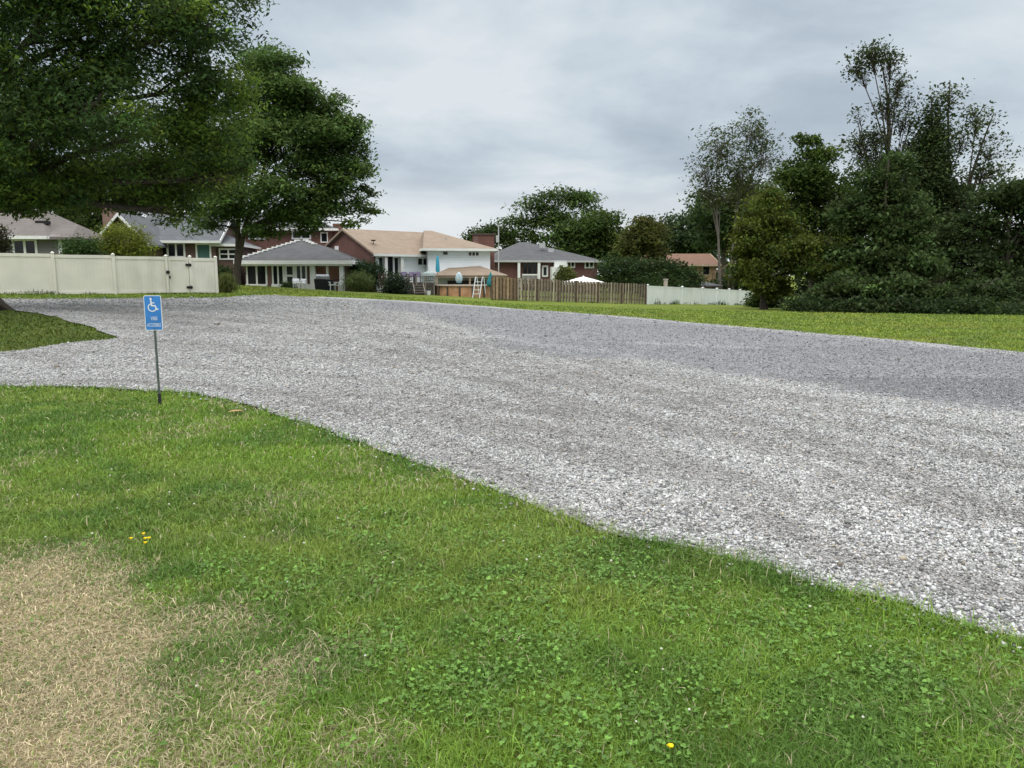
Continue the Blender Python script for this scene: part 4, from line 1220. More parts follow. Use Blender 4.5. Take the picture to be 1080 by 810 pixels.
window(W, root, 167, 255.5, 195.5, 272, 3, 0.14, d=0.0)
teal = mat('teal_panel', (0.05, 0.12, 0.11), 0.5, 0.1, 3)
window(W, root, 206.5, 256.5, 223, 276, 1, 0.13, mg=teal, name='garden_door')
m_ = MB(); a = P(162, 256, 59.6); zz = gz(a[0], a[1]); m_.tube([(a[0], a[1], P(162, 255, 59.6)[2]), (a[0], a[1], zz)], .06, 6); m_.build('downpipe', trimw, root)

# --- two storey red brick house behind the sunroom
W = make_wall(236, 69, 352, 70)
c = W.pt(W.L / 2, 0, 0); zb0 = gz(c[0], c[1])
root = thing('brick_house', 'two storey red brick house standing behind the grey roofed sunroom', 'house', (c[0], c[1], zb0))
bk2 = brick_mat('brick_red', W.u, (0.115, 0.042, 0.032), (0.155, 0.058, 0.043), (0.17, 0.13, 0.115))
D = 9
ze, zr = zs(W, D, 310, 240.5, 310, 224)
house_body(root, W, D, zb0 - .4, ze, zr, 3.5, 3.5, bk2)
house_roof(root, W, D, ze, zr, 3.5, 3.5, shin_grey, gutter=trimw)
window(W, root, 307.5, 243, 328, 252.5, 2, 0.13)
window(W, root, 262, 243.5, 280, 252.5, 2, 0.13)
window(W, root, 338, 245, 346, 256, 1, 0.1)
m_ = MB(); q = P(356.5, 245, 70.5); m_.box(q[0] - .38, q[0] + .38, q[1] - .3, q[1] + .5, zb0, P(356, 236, 70.5)[2]); m_.build('chimney', bk2, root)

# --- white house with tan roofs: low wing with a brick gable end, higher hipped wing, chimney
W = make_wall(396.5, 62, 458, 66)
c = W.pt(W.L / 2, 0, 0); zb0 = gz(c[0], c[1])
root = thing('white_house', 'white sided split level house with tan shingle roofs behind the cluttered deck', 'house', (c[0], c[1], zb0))
bk3 = brick_mat('brick_maroon', W.u, (0.12, 0.046, 0.036), (0.155, 0.062, 0.048), (0.16, 0.12, 0.105))
D = 8.6
ze, zr = zs(W, D, 425, 268, 410, 243.3, 0.4)
Wm = Wall(W.A, W.A + W.u * (W.L + 3.0))
house_body(root, Wm, D, zb0 - .5, ze, zr, 0, 0, side_white, ov=0.4)
house_roof(root, Wm, D, ze, zr, 0, 0, shin_tan, ov=0.4, gutter=trimw, rake=False)
# brick gable end skin, a wall of its own in front of the sided body
slope = (zr - ze) / (D / 2 + .4); zw = ze + slope * .4 - .18
m_ = MB(); g_ = [(-0.0, zb0 - .5), (-D, zb0 - .5), (-D, zw), (-D / 2, zr - .2), (0, zw)]
m_.add([Wm.pt(-.004, d, z) for d, z in g_] + [Wm.pt(-.13, d, z) for d, z in g_], [(0, 1, 2, 3, 4), (9, 8, 7, 6, 5)] + [(i, i + 5, (i + 1) % 5 + 5, (i + 1) % 5) for i in range(5)])
gb = m_.build('gable_wall', bk3, root)
m_ = MB()
for dd_, z0_ in ((-5.6, zr - 1.9),):
    m_.hexa([Wm.pt(-.19, dd_ + .3, z0_ - .5), Wm.pt(-.132, dd_ + .3, z0_ - .5), Wm.pt(-.132, dd_ - .3, z0_ - .5), Wm.pt(-.19, dd_ - .3, z0_ - .5),
             Wm.pt(-.19, dd_ + .3, z0_ + .5), Wm.pt(-.132, dd_ + .3, z0_ + .5), Wm.pt(-.132, dd_ - .3, z0_ + .5), Wm.pt(-.19, dd_ - .3, z0_ + .5)])
m_.build('gable_vent', trimw, gb)
window(W, root, 439.5, 271.5, 451.5, 280.5, 2, 0.10)
window(W, root, 398.5, 270.5, 404, 288, 1, 0.08)
window(W, root, 406.0, 270, 414, 292, 2, 0.05, mf=black, name='patio_door')
window(W, root, 415.0, 271, 420.5, 292, 1, 0.07, name='patio_door')
for px in (404.9, 421.8):
    u = W.uz(px, 280)[0]; m_ = MB(); W.box(m_, u - .13, u + .13, zb0 - .2, ze - .22, .12, .36); m_.build('porch_column', trimw, root)
m_ = MB(); q = P(394, 258, 63.5); m_.tube([q - (0, 0, .3), q + (0, -.1, .25)], [.03, .03], 5); m_.lathe(q + (0, -.1, .25), [(.001, 0), (.15, .04), (.24, .12)], 10); m_.build('dish_antenna', black, root)
W2 = make_wall(452, 63.5, 517, 64.5)
D2 = 9
ze2, zr2 = zs(W2, D2, 480, 261.9, 460, 243.3)
house_body(root, W2, D2, zb0 - .5, ze2, zr2, .05, 4.4, side_white, name='upper_wall')
r_ = house_roof(root, W2, D2, ze2, zr2, .05, 4.4, shin_tan, gutter=trimw, name='upper_roof')
for px, py in ((470, 255),):
    q = P(px, py, 65.8); m_ = MB(); m_.tube([q - (0, 0, .3), q + (0, 0, .35)], .09, 8); m_.build('vent_pipe', trimg, r_)
window(W2, root, 466.5, 264.5, 473, 269.5, 1, 0.07)
window(W2, root, 493.5, 265, 505.5, 270.5, 3, 0.07)
q = P(510, 252, 69); m_ = MB(); m_.box(q[0] - .95, q[0] + .95, q[1] - .5, q[1] + .5, zb0, P(510, 248, 69)[2]); ch = m_.build('chimney', bk3, root)
m_ = MB(); zt_ = P(510, 248, 69)[2]; m_.box(q[0] - 1.05, q[0] + 1.05, q[1] - .6, q[1] + .6, zt_ + .002, zt_ + .12); m_.build('chimney_cap', mat('dark_cap', (0.08, 0.06, 0.055), 0.8), ch)

# --- brick ranch house behind the board fence
W = make_wall(519, 80, 630, 82)
c = W.pt(W.L / 2, 0, 0); zb0 = gz(c[0], c[1])
root = thing('brick_house', 'low brick ranch house with a grey hipped roof and back porch behind the board fence', 'house', (c[0], c[1], zb0))
bk4 = brick_mat('brick_wine', W.u, (0.105, 0.032, 0.030), (0.14, 0.045, 0.04), (0.15, 0.11, 0.10))
D = 11
ze, zr = zs(W, D, 570, 274.5, 565, 255.5)
house_body(root, W, D, zb0 - .6, ze, zr, 3.9, 6.5, bk4)
r_ = house_roof(root, W, D, ze, zr, 3.9, 6.5, shin_grey, gutter=trimg)
for px, py in ((572, 258.5), (581, 264)):
    q = P(px, py, 83.5); m_ = MB(); m_.box(q[0] - .3, q[0] + .3, q[1] - .2, q[1] + .2, q[2] - .3, q[2] + .2); m_.build('roof_vent', trimg, r_)
window(W, root, 551, 276.5, 566.5, 292, 3, 0.09, mf=mat('brown_frame', (0.09, 0.045, 0.035), 0.6), name='patio_door')
window(W, root, 597.5, 274.9, 606.5, 282.5, 2, 0.14)
window(W, root, 616.5, 275.5, 626.5, 283, 2, 0.14)
window(W, root, 571.5, 280, 578, 292, 1, 0.16, name='back_door')
for px in (546.5, 567.5):
    u = W.uz(px, 285)[0]; m_ = MB(); W.box(m_, u - .13, u + .13, zb0 - .2, ze - .2, .25, .5); m_.build('porch_column', trimw, root)
u0, u1, z0, z1 = W.rect(579.5, 281.5, 592, 298); m_ = MB(); W.box(m_, u0, u1, z0, z1, .3, 1.2); W.box(m_, u1 - .9, u1 + .35, z1, z1 + .5, .3, .9); m_.build('porch_enclosure', trimw, root)
u0, u1, z0, z1 = W.rect(594, 274.8, 598, 281); m_ = MB(); W.box(m_, u0, u1, z0, z1, .1, .4); m_.build('porch_post', trimw, root)
u0, u1, z0, z1 = W.rect(550, 289, 567, 290.5); m_ = MB(); W.box(m_, u0, u1, z0, z1, .3, .36)
for i in range(14):
    uu = u0 + (u1 - u0) * i / 13; W.box(m_, uu, uu + .03, z0 - .8, z0, .31, .35)
m_.build('porch_railing', trimw, root)

# --- tan house among the trees
W = make_wall(690, 95, 755, 95)
c = W.pt(W.L / 2, 0, 0); zb0 = gz(c[0], c[1])
root = thing('tan_house', 'tan house with a rust brown roof half hidden by the dark hedge', 'house', (c[0], c[1], zb0))
D = 10
ze, zr = zs(W, D, 735, 279, 720, 267.5)
tanw = band_mat('siding_tan', (0.36, 0.25, 0.15), 0.25, 0.7, 0.1, 0.4, 0.88)
house_body(root, W, D, zb0 - .8, ze, zr, 0, 0, tanw)
house_roof(root, W, D, ze, zr, 0, 0, shin_rust, gutter=mat('tan_trim', (0.5, 0.4, 0.28), 0.6))
window(W, root, 740.5, 280.5, 749, 290.5, 1, 0.1, mf=mat('tan_trim', (0.5, 0.4, 0.28)))
m_ = MB(); q0 = P(752.5, 296, 93); q1 = P(781, 279, 96)
for k in range(13):
    f = k / 12; p_ = q0 + (q1 - q0) * f; m_.box(p_[0] - .16, p_[0] + .16, p_[1] - .5, p_[1] + .5, p_[2] - .03, p_[2] + .03)
for dy_ in (-.52, .52):
    a = q0 + (0, dy_, 0); b_ = q1 + (0, dy_, 0)
    m_.tube([a + (0, 0, -.1), b_ + (0, 0, -.1)], .1, 4); m_.tube([a + (0, 0, .9), b_ + (0, 0, .9)], .04, 4)
    for f in (0, .33, .66, 1):
        p_ = a + (b_ - a) * f; m_.tube([(p_[0], p_[1], gz(p_[0], p_[1])), p_ + (0, 0, .9)], .05, 4)
m_.build('outside_stairs', mat('brown_wood', (0.16, 0.11, 0.075), 0.85, 0.25, 4), root)

# --- sunroom
W = make_wall(258.5, 60.5, 366, 60)
c = W.pt(W.L / 2, 0, 0); zb0 = gz(*W.pt(W.L, 0, 0)[:2]) - 0.05
root = thing('sunroom', 'low sunroom with a grey hipped roof, white frames and an open corner patio', 'sunroom', (c[0], c[1], zb0))
D = 7.6; ov = .55
ze, zr = zs(W, D, 310, 274.5, 302, 253.5, ov)
bk5 = brick_mat('brick_sunroom', W.u, (0.10, 0.045, 0.034), (0.14, 0.062, 0.045), (0.15, 0.125, 0.11))
bk6 = brick_mat('brick_orange', W.u, (0.33, 0.145, 0.09), (0.40, 0.18, 0.11), (0.34, 0.27, 0.22))
up_ = W.uz(331, 290)[0]
slope = (zr - ze) / (D / 2 + ov); zw = ze + slope * ov - .17
def bx(u0, u1, d0, d1, z0, z1, name, mt):
    m_ = MB(); W.box(m_, u0, u1, z0, z1, d0, d1); return m_.build(name, mt, root)
bx(0, up_, -D, 0, zb0 - .4, zw, 'wall', bk5)
bx(up_ + .003, W.L, -D, -.5, zb0 - .4, zw - .003, 'patio_back_wall', bk6)
bx(up_ + .003, W.L, -.495, 0.05, zw - .10, zw - .004, 'patio_ceiling', trimw)
bx(up_ + .003, W.L + .2, -.495, 0.9, zb0 - .4, zb0 + .06, 'patio_slab', mat('concrete', (0.35, 0.34, 0.32), 0.9))
bx(W.L - .42, W.L, -.49, .004, zb0 + .061, zw - .106, 'brick_pier', bk5)
hl_, hr_ = W.uz(300, 265)[0], W.L - W.uz(305, 265)[0]
e0, e1, e2, e3 = W.pt(-ov, ov, ze), W.pt(W.L + ov, ov, ze), W.pt(W.L + ov, -D - ov, ze), W.pt(-ov, -D - ov, ze)
r0, r1 = W.pt(hl_, -D / 2, zr), W.pt(W.L - hr_, -D / 2, zr)
m_ = MB()
for pl_ in ([e0, e1, r1, r0], [e2, e3, r0, r1], [e3, e0, r0], [e1, e2, r1]): m_.slab(pl_, .15)
r_ = m_.build('roof', shin_grey, root)
m_ = MB(); W.box(m_, -ov - .02, W.L + ov + .1, ze - .3, ze - .01, ov + .003, ov + .12); W.box(m_, -ov, W.L + ov, ze - .42, ze - .301, ov - .1, ov - .002)
W.box(m_, W.L + ov + .003, W.L + ov + .1, ze - .3, ze - .012, -D - ov, ov + .002); W.box(m_, -ov - .1, -ov - .003, ze - .3, ze - .012, -D - ov, ov + .002)
W.box(m_, -ov + .03, W.L + ov - .03, ze - .435, ze - .423, .003, ov - .02); m_.build('fascia', trimw, r_)
m_ = MB()
a, b_ = np.array(e0), np.array(r0)
for k in range(14):
    p_ = a + (b_ - a) * (k + .5) / 14; m_.box(p_[0] - .26, p_[0] + .16, p_[1] - .18, p_[1] + .18, p_[2] - .02, p_[2] + .09)
a, b_ = np.array(r1), np.array(e1)
for k in range(4):
    p_ = a + (b_ - a) * (k + .3) / 16; m_.box(p_[0] - .2, p_[0] + .22, p_[1] - .18, p_[1] + .18, p_[2] - .02, p_[2] + .09)
m_.build('ridge_cap', trimw, r_)
window(W, root, 259.8, 277.5, 282, 301.8, 2, .13, name='screen_window')
window(W, root, 287, 277.5, 300, 304.5, 2, .12)
window(W, root, 311.8, 278, 324, 305, 2, .12)
dr = window(W, root, 300.3, 278.5, 311.6, 303, 1, .19, rows=2, name='screen_door', d=.01)
m_ = MB()
for a_, b_ in ((259.8, 282), (287, 300), (311.8, 327.6)):
    u0, u1, z0, z1 = W.rect(a_, 300.2, b_, 309); W.box(m_, u0, u1, zb0 - .3, W.uz(a_, 299.6)[1], .062, .12)
m_.build('knee_wall', trimw, root)
m_ = MB(); u0, u1, z0, z1 = W.rect(327.8, 277.5, 332.5, 306)
m_.hexa([W.pt(u0, .22, zb0 - .3), W.pt(u1 + .25, .22, zb0 - .3), W.pt(u1 + .25, .004, zb0 - .3), W.pt(u0, .004, zb0 - .3), W.pt(u0, .22, zw - .11), W.pt(u1, .22, zw - .11), W.pt(u1, .004, zw - .11), W.pt(u0, .004, zw - .11)])
m_.build('porch_column', trimw, root)
for px, wd in ((346, .08), (361.5, .16)):
    u = W.uz(px, 290)[0]; m_ = MB(); W.box(m_, u - wd, u + wd, zb0 + .061, zw - .11, .06, .06 + 2 * wd); m_.build('porch_column', trimw, root)
u0, u1, z0, z1 = W.rect(283, 277, 286.6, 306); bx(u0, u1, .003, .09, zb0 - .3, zw - .1, 'brick_pier', bk5)
# ------------------------------------------------------------------ things in the yards
plastic = mat('white_plastic', (0.70, 0.72, 0.74), 0.4, 0.05, 5)
darkwood = mat('dark_deck_wood', (0.085, 0.068, 0.055), 0.85, 0.3, 4)
greywood = mat('grey_deck_wood', (0.20, 0.175, 0.15), 0.85, 0.25, 4)
cloth_black = mat('black_cover', (0.012, 0.014, 0.02), 0.7, 0.3, 6)
cloth_teal = mat('teal_canvas', (0.02, 0.17, 0.20), 0.8, 0.15, 6)
cloth_blue = mat('blue_canvas', (0.05, 0.30, 0.42), 0.8, 0.15, 6)
cloth_purple = mat('purple_cushion', (0.17, 0.145, 0.22), 0.85, 0.25, 6)
tanwood = mat('tan_post', (0.33, 0.25, 0.17), 0.8, 0.2, 4)

def rotz(p, c, a):
    ca, sa = math.cos(a), math.sin(a)
    return (c[0] + p[0] * ca - p[1] * sa, c[1] + p[0] * sa + p[1] * ca, c[2] + p[2])

class LB(MB):
    """boxes in a local frame turned about z"""
    def __init__(s, c, a):
        super().__init__(); s.c = c; s.a = a
    def b(s, x0, x1, y0, y1, z0, z1, tilt=0.0):
        ps = [(x0, y0, z0), (x1, y0, z0), (x1, y1, z0), (x0, y1, z0), (x0, y0 + tilt, z1), (x1, y0 + tilt, z1), (x1, y1 + tilt, z1), (x0, y1 + tilt, z1)]
        s.hexa([rotz(p, s.c, s.a) for p in ps]); return s

def chair(px, Y, ang, label, mt, mc, group, zoff=0.0, wd=.56, hb=.9):
    c = at(px, Y); c[2] += zoff
    rt = thing('patio_chair', label, 'chair', c, group)
    LB(c, ang).b(-wd / 2, wd / 2, -.26, .26, .40, .46).build('seat', mc, rt)
    LB(c, ang).b(-wd / 2, wd / 2, .2, .25, .46, hb, .13).build('backrest', mc, rt)
    for sx_ in (-1, 1):
        for sy_ in (-1, 1):
            LB(c, ang).b(sx_ * (wd / 2 - .03) - .025, sx_ * (wd / 2 - .03) + .025, sy_ * .22 - .025, sy_ * .22 + .025, 0, .40).build('leg', mt, rt)
        m_ = LB(c, ang).b(sx_ * wd / 2 - .035, sx_ * wd / 2 + .035, -.26, .26, .62, .66); m_.b(sx_ * wd / 2 - .03, sx_ * wd / 2 + .03, -.25, -.2, .46, .62); m_.build('armrest', mt, rt)
    return rt
pz = .11
chair(312.5, 58.6, .3, 'white plastic chair just in front of the sunroom screen door', plastic, plastic, 'white plastic chairs', 0, .5, .78)
chair(317.5, 58.9, -.4, 'white plastic chair beside the sunroom door turned towards the windows', plastic, plastic, 'white plastic chairs', 0, .5, .78)
chair(349.5, 58.2, .8, 'white plastic chair at the patio corner next to the covered grill', plastic, plastic, 'white plastic chairs', 0, .5, .78)
chair(357.5, 58.3, -.6, 'white plastic chair against the patio corner post', plastic, plastic, 'white plastic chairs', 0, .5, .78)
c = at(342, 58.3); rt = thing('covered_grill', 'barbecue grill under a black cover with grey hood on the sunroom patio', 'grill', c)
m_ = MB()
pr = [(-.62, -.3, 0), (.62, -.3, 0), (.62, .3, 0), (-.62, .3, 0), (-.70, -.34, .86), (.66, -.34, .80), (.66, .34, .80), (-.70, .34, .86)]
m_.hexa([rotz(p, c, .1) for p in pr]); m_.build('cover', cloth_black, rt, bevel=.05)
m_ = MB(); sec = [(-.3, .86), (-.27, 1.06), (-.1, 1.2), (.12, 1.2), (.28, 1.05), (.3, .86)]
ptsl = [rotz((-.55, y_, z_), c, .1) for y_, z_ in sec] + [rotz((.4, y_, z_ - .03), c, .1) for y_, z_ in sec]
m_.add(ptsl, [tuple(range(6)), tuple(range(11, 5, -1))] + [(i, i + 6, (i + 1) % 6 + 6, (i + 1) % 6) for i in range(6)]); m_.build('hood', mat('grey_hood', (0.22, 0.23, 0.25), 0.4, 0.2, 4, metal=.3), rt)
m_ = LB(c, .1).b(.67, 1.05, -.25, .25, .74, .80); m_.build('side_shelf', cloth_black, rt)

def closed_umbrella(px, Y, py0, py1, base, label, mc, r=.16):
    c = at(px, Y); c[2] += base
    rt = thing('closed_umbrella', label, 'umbrella', c)
    zt_ = P(px, py0, Y)[2]; zb_ = P(px, py1, Y)[2]
    MB().tube([c, (c[0], c[1], zt_ + .12)], .025, 8).build('pole', greywood, rt)
    m_ = MB(); n = 12; prof = [(.03, zt_ + .05), (.09, zt_ - .1), (r, zb_ + .35), (r * 1.05, zb_ + .12), (r * .8, zb_)]
    b0 = 0
    for i, (rr, z) in enumerate(prof):
        for k in range(n):
            a = 2 * math.pi * k / n; q = rr * (1 + (.22 if k % 2 else -.12)); m_.v.append((c[0] + q * math.cos(a), c[1] + q * math.sin(a), z))
    for i in range(len(prof) - 1):
        for k in range(n): m_.f.append((i * n + k, i * n + (k + 1) % n, (i + 1) * n + (k + 1) % n, (i + 1) * n + k))
    m_.build('canopy', mc, rt)
closed_umbrella(462, 59, 270, 287, 0.9, 'closed bright blue patio umbrella standing on the deck by the white house', cloth_blue, .14)
closed_umbrella(517.5, 57.5, 288, 302, 0, 'closed teal patio umbrella between the pool and the board fence', cloth_teal, .26)

# deck
WD = Wall(P(414, 290, 57.5), P(459, 290, 58.2)); cD = WD.pt(WD.L / 2, 0, 0); zg = gz(cD[0], cD[1])
rt = thing('wooden_deck', 'dark wooden deck with railings and stairs behind the white house', 'deck', (cD[0], cD[1], zg))
zf = WD.uz(436, 298)[1]; zr_ = WD.uz(436, 291.0)[1]
m_ = MB(); WD.box(m_, -.3, WD.L, zf - .2, zf, -3.6, 0); m_.build('deck_floor', darkwood, rt)
for u in np.linspace(-.2, WD.L - .1, 6):
    m_ = MB(); WD.box(m_, u - .05, u + .05, zg - .3, zr_, .004, .10); m_.build('deck_post', greywood, rt)
us0, us1 = WD.uz(434.5, 300)[0], WD.uz(447, 300)[0]
for a, b_ in ((-.2, us0), (us1, WD.L - .1)):
    m_ = MB(); WD.box(m_, a, b_, zr_ - .06, zr_, -.02, .002); WD.box(m_, a, b_, zf + .1, zf + .16, -.02, .002)
    for u in np.arange(a + .06, b_, .14): WD.box(m_, u, u + .035, zf + .161, zr_ - .061, -.019, .0)
    m_.build('railing', darkwood, rt)
m_ = MB(); ns = 4
for k in range(ns):
    z = zf - (k + 1) * (zf - zg) / (ns + 1); WD.box(m_, us0 + .1, us1 - .1, z - .05, z, .12 + k * .26, .40 + k * .26)
for u in (us0 + .03, us1 - .09):
    m_.hexa([WD.pt(u, .11, zf - .35), WD.pt(u + .06, .11, zf - .35), WD.pt(u + .06, .11, zf - .02), WD.pt(u, .11, zf - .02), WD.pt(u, 1.3, zg - .02), WD.pt(u + .06, 1.3, zg - .02), WD.pt(u + .06, 1.3, zg + .2), WD.pt(u, 1.3, zg + .2)])
m_.build('stairs', greywood, rt)
m_ = MB()
for u in np.arange(-.3, WD.L - .1, .15): WD.box(m_, u, u + .14, zg - .2, zf - .205, -.12, -.08)
m_.build('under_deck_dark', darkwood, rt)  # dark boards added to darken the space under the deck
zo = zf - zg
for px, ang, lab in ((427, .3, 'deck chair with purple cushions near the dark shrub end of the deck'), (434, -.2, 'deck chair with purple cushions in the middle of the wooden deck'), (441.5, .5, 'deck chair with purple cushions at the head of the deck stairs')):
    p_ = at(px, 59.3); chair(px, 59.3, ang, lab, darkwood, cloth_purple, 'cushioned chairs on the deck', zf - p_[2], .55, .80)
p_ = at(452, 58.9); c = np.array((p_[0], p_[1], zf))
rt = thing('covered_table', 'patio table bulging under a pale grey green cover on the deck end', 'table', c)
m_ = MB(); m_.lathe(c, [(.55, 0), (.52, .25), (.56, .5), (.5, .68), (.25, .78), (.001, .86)], 12); m_.build('table_cover', mat('grey_green_cover', (0.27, 0.32, 0.31), 0.8, 0.25, 5), rt)
m_ = MB(); m_.lathe(c, [(.3, .02), (.3, .03), (.05, .04), (.05, .6)], 8); m_.build('pedestal', darkwood, rt)
p_ = at(457.5, 57); m_ = MB(); rt = thing('bucket', 'white bucket on the ground beneath the end of the deck', 'bucket', at(452, 57.3))
c = at(452, 57.3); MB().lathe(c, [(.001, .01), (.13, .01), (.17, .33), (.16, .33), (.125, .03), (.001, .03)], 12).build('bucket_body', plastic, rt)
MB().tube([rotz((.17 * math.cos(a), .02, .33 + .14 * math.sin(a)), c, 0) for a in np.linspace(0, math.pi, 8)], .008, 4).build('bucket_handle', black, rt)
# pale trellis by the dark shrub
c = at(404.5, 58.5); rt = thing('trellis', 'reddish brown wooden trellis standing at the corner of the white house porch', 'trellis', c)
m_ = MB(); h_ = P(404, 288, 58.5)[2] - c[2]
for k in range(5): m_.box(c[0] - .35 + k * .17, c[0] - .31 + k * .17, c[1] - .02, c[1] + .02, c[2] - .1, c[2] + h_)
for k in range(6): m_.box(c[0] - .36, c[0] + .38, c[1] + .021, c[1] + .05, c[2] + .15 + k * h_ / 6.5, c[2] + .2 + k * h_ / 6.5)
m_.build('lattice', mat('red_brown_wood', (0.10, 0.045, 0.035), 0.85, 0.2, 5), rt)

# above-ground pool
cpool = at(489.5, 59.2); R = (520 - 459) / 2 * 57 / F
zt_ = P(490, 301.0, 57)[2]; zg = min(gz(cpool[0], cpool[1] - R), cpool[2])
rt = thing('swimming_pool', 'round above ground pool with orange tan wall panels and dark uprights', 'pool', cpool)
m_ = MB(); m_.lathe((cpool[0], cpool[1], 0), [(R, zg - .3), (R, zt_ - .06)], 48); m_.lathe((cpool[0], cpool[1], 0), [(R - .06, zt_ - .06), (R - .06, zg)], 48)
m_.build('pool_wall', mat('pool_panel', (0.42, 0.225, 0.13), 0.6, 0.3, 2.2, dirt=((0.6, 0.45, 0.33), 2.0, 0.7)), rt)
m_ = MB(); m_.lathe((cpool[0], cpool[1], 0), [(R - .12, zt_ - .05), (R + .1, zt_ - .05), (R + .1, zt_ + .02), (R - .12, zt_ + .02), (R - .12, zt_ - .05)], 48); m_.build('pool_rim', mat('pool_rim', (0.50, 0.40, 0.33), 0.5), rt)
m_ = MB(); m_.lathe((cpool[0], cpool[1], 0), [(R - .07, zt_ - .2), (.001, zt_ - .2)], 48); m_.build('pool_water', mat('pool_water', (0.05, 0.25, 0.33), 0.05, 0.1, 2, spec=.6), rt)
for k in range(14):
    a = 2 * math.pi * (k + .3) / 14; q = (cpool[0] + (R + .04) * math.cos(a), cpool[1] + (R + .04) * math.sin(a), 0); m_ = MB(); m_.tube([q[:2] + (zg - .3,), q[:2] + (zt_ - .055,)], .07, 6); m_.build('upright', darkwood, rt)
c = at(505, 56.3); rt = thing('pool_ladder', 'white A frame ladder leaning over the pool rim', 'ladder', c)
zl = P(505, 293, 56.3)[2]
for sx_ in (-.25, .25):
    MB().tube([(c[0] + sx_ - .2, c[1] - .1, c[2] - .02), (c[0] + sx_, c[1] + .35, zl), (c[0] + sx_ + .05, c[1] + .5, zl + .04), (c[0] + sx_ + .1, c[1] + .8, zl), (c[0] + sx_ + .2, c[1] + .95, zt_ - .6)], .035, 6).build('side_rail', plastic, rt)
for k in range(4):
    f = (k + 1) / 5; MB().box(c[0] - .45 + .2 * f, c[0] + .05 + .2 * f, c[1] - .1 + .45 * f - .04, c[1] - .1 + .45 * f + .08, c[2] + (zl - c[2]) * f - .02, c[2] + (zl - c[2]) * f + .02).build('tread', plastic, rt)
q = P(484, 293, 57.6); hh = P(484, 287, 57.6)[2] - P(484, 299, 57.6)[2]
rt = thing('pool_float', 'pale blue white rounded pool float propped up on the pool rim', 'pool float', (q[0], q[1], q[2] - hh / 2))
MB().lathe((q[0], q[1], q[2] - hh / 2), [(.001, .02), (.16, .04), (.26, .28 * hh), (.27, .55 * hh), (.2, .82 * hh), (.08, .96 * hh), (.001, hh)], 14).build('float_body', mat('float_vinyl', (0.40, 0.50, 0.56), .45), rt, smooth=True)
MB().lathe((q[0], q[1] - .25, q[2] + .3 * hh), [(.001, -.03), (.03, -.02), (.03, .02), (.001, .03)], 8).build('float_valve', mat('float_dark', (0.3, 0.36, 0.4), .4), rt)

def gazebo(name, label, pxs, pys, Y, depth, mr, mp, open_h=True, hip=None):
    Wz = make_wall(pxs[0], Y, pxs[1], Y); c = Wz.pt(Wz.L / 2, -depth / 2, 0); zg_ = gz(c[0], c[1])
    ze_ = Wz.uz(540, pys[1])[1]; zr_ = Wall(np.array(Wz.pt(0, -depth / 2, 0)[:2]), np.array(Wz.pt(Wz.L, -depth / 2, 0)[:2])).uz(540, pys[0])[1]
    rt = thing(name, label, 'gazebo', (c[0], c[1], zg_))
    i0, i1 = hip
    e0, e1, e2, e3 = Wz.pt(0, 0, ze_), Wz.pt(Wz.L, 0, ze_), Wz.pt(Wz.L, -depth, ze_), Wz.pt(0, -depth, ze_)
    r0, r1 = Wz.pt(i0, -depth / 2, zr_), Wz.pt(Wz.L - i1, -depth / 2, zr_)
    m_ = MB()
    for pl_ in ([e0, e1, r1, r0], [e2, e3, r0, r1], [e3, e0, r0], [e1, e2, r1]): m_.slab(pl_, .1)
    m_.build('roof', mr, rt)
    m_ = MB(); Wz.box(m_, .05, Wz.L - .05, ze_ - .22, ze_ - .103, -.2, -.05); Wz.box(m_, .05, Wz.L - .05, ze_ - .22, ze_ - .103, -depth + .05, -depth + .2); m_.build('beam', mp, rt)
    for u in (.35, Wz.L * .5, Wz.L - .35):
        for d in (-.12, -depth + .12):
            m_ = MB(); p_ = Wz.pt(u, d, 0); Wz.box(m_, u - .07, u + .07, gz(p_[0], p_[1]) - .1, ze_ - .222, d - .07, d + .07); m_.build('gazebo_post', mp, rt)
    return rt
gazebo('gazebo', 'gazebo with a tan shingled hip roof rising behind the above ground pool', (456, 535), (277.5, 290), 62.2, 5.6, shin_tan, tanwood, hip=(2.0, 3.0))
gazebo('gazebo', 'gazebo with a dark grey roof peeking over the bluish white fence', (713, 763), (295.5, 301), 84, 5.0, shin_grey, darkwood, hip=(2.2, 2.4))
c = at(492, 63.5); rt = thing('storage_bench', 'dark storage bench in the shade under the tan gazebo roof', 'bench', c)
LB(c, 0).b(-1.6, 1.6, -.4, .4, 0, .5).build('bench_box', darkwood, rt); LB(c, 0).b(-1.6, 1.6, .3, .42, .5, 1.15).build('backrest', darkwood, rt)
c = at(615, 70); rt = thing('patio_umbrella', 'open white patio umbrella showing above the weathered board fence', 'umbrella', c)
zt_ = P(612, 291.5, 70)[2]; zb_ = P(612, 297.5, 70)[2]; m_ = MB(); n = 8; rr = 1.95
rim = [(c[0] + rr * math.cos(2 * math.pi * (k + .5) / n), c[1] + rr * math.sin(2 * math.pi * (k + .5) / n), zb_) for k in range(n)]
m_.add([(c[0], c[1], zt_)] + rim + [(c[0], c[1], zt_ - .04)] + [(a, b_, z - .2) for a, b_, z in rim], [(0, 1 + k, 1 + (k + 1) % n) for k in range(n)] + [(1 + k, n + 2 + k, n + 2 + (k + 1) % n, 1 + (k + 1) % n) for k in range(n)] + [(n + 1, n + 2 + (k + 1) % n, n + 2 + k) for k in range(n)])
m_.build('canopy', mat('white_canvas', (0.74, 0.72, 0.70), .8, .05, 3), rt); MB().tube([c, (c[0], c[1], zt_ + .1)], .03, 8).build('pole', trimw, rt)
c = at(701.5, 71); rt = thing('stone_pillar', 'short pale stone pillar poking up at the start of the bluish white fence', 'pillar', c)
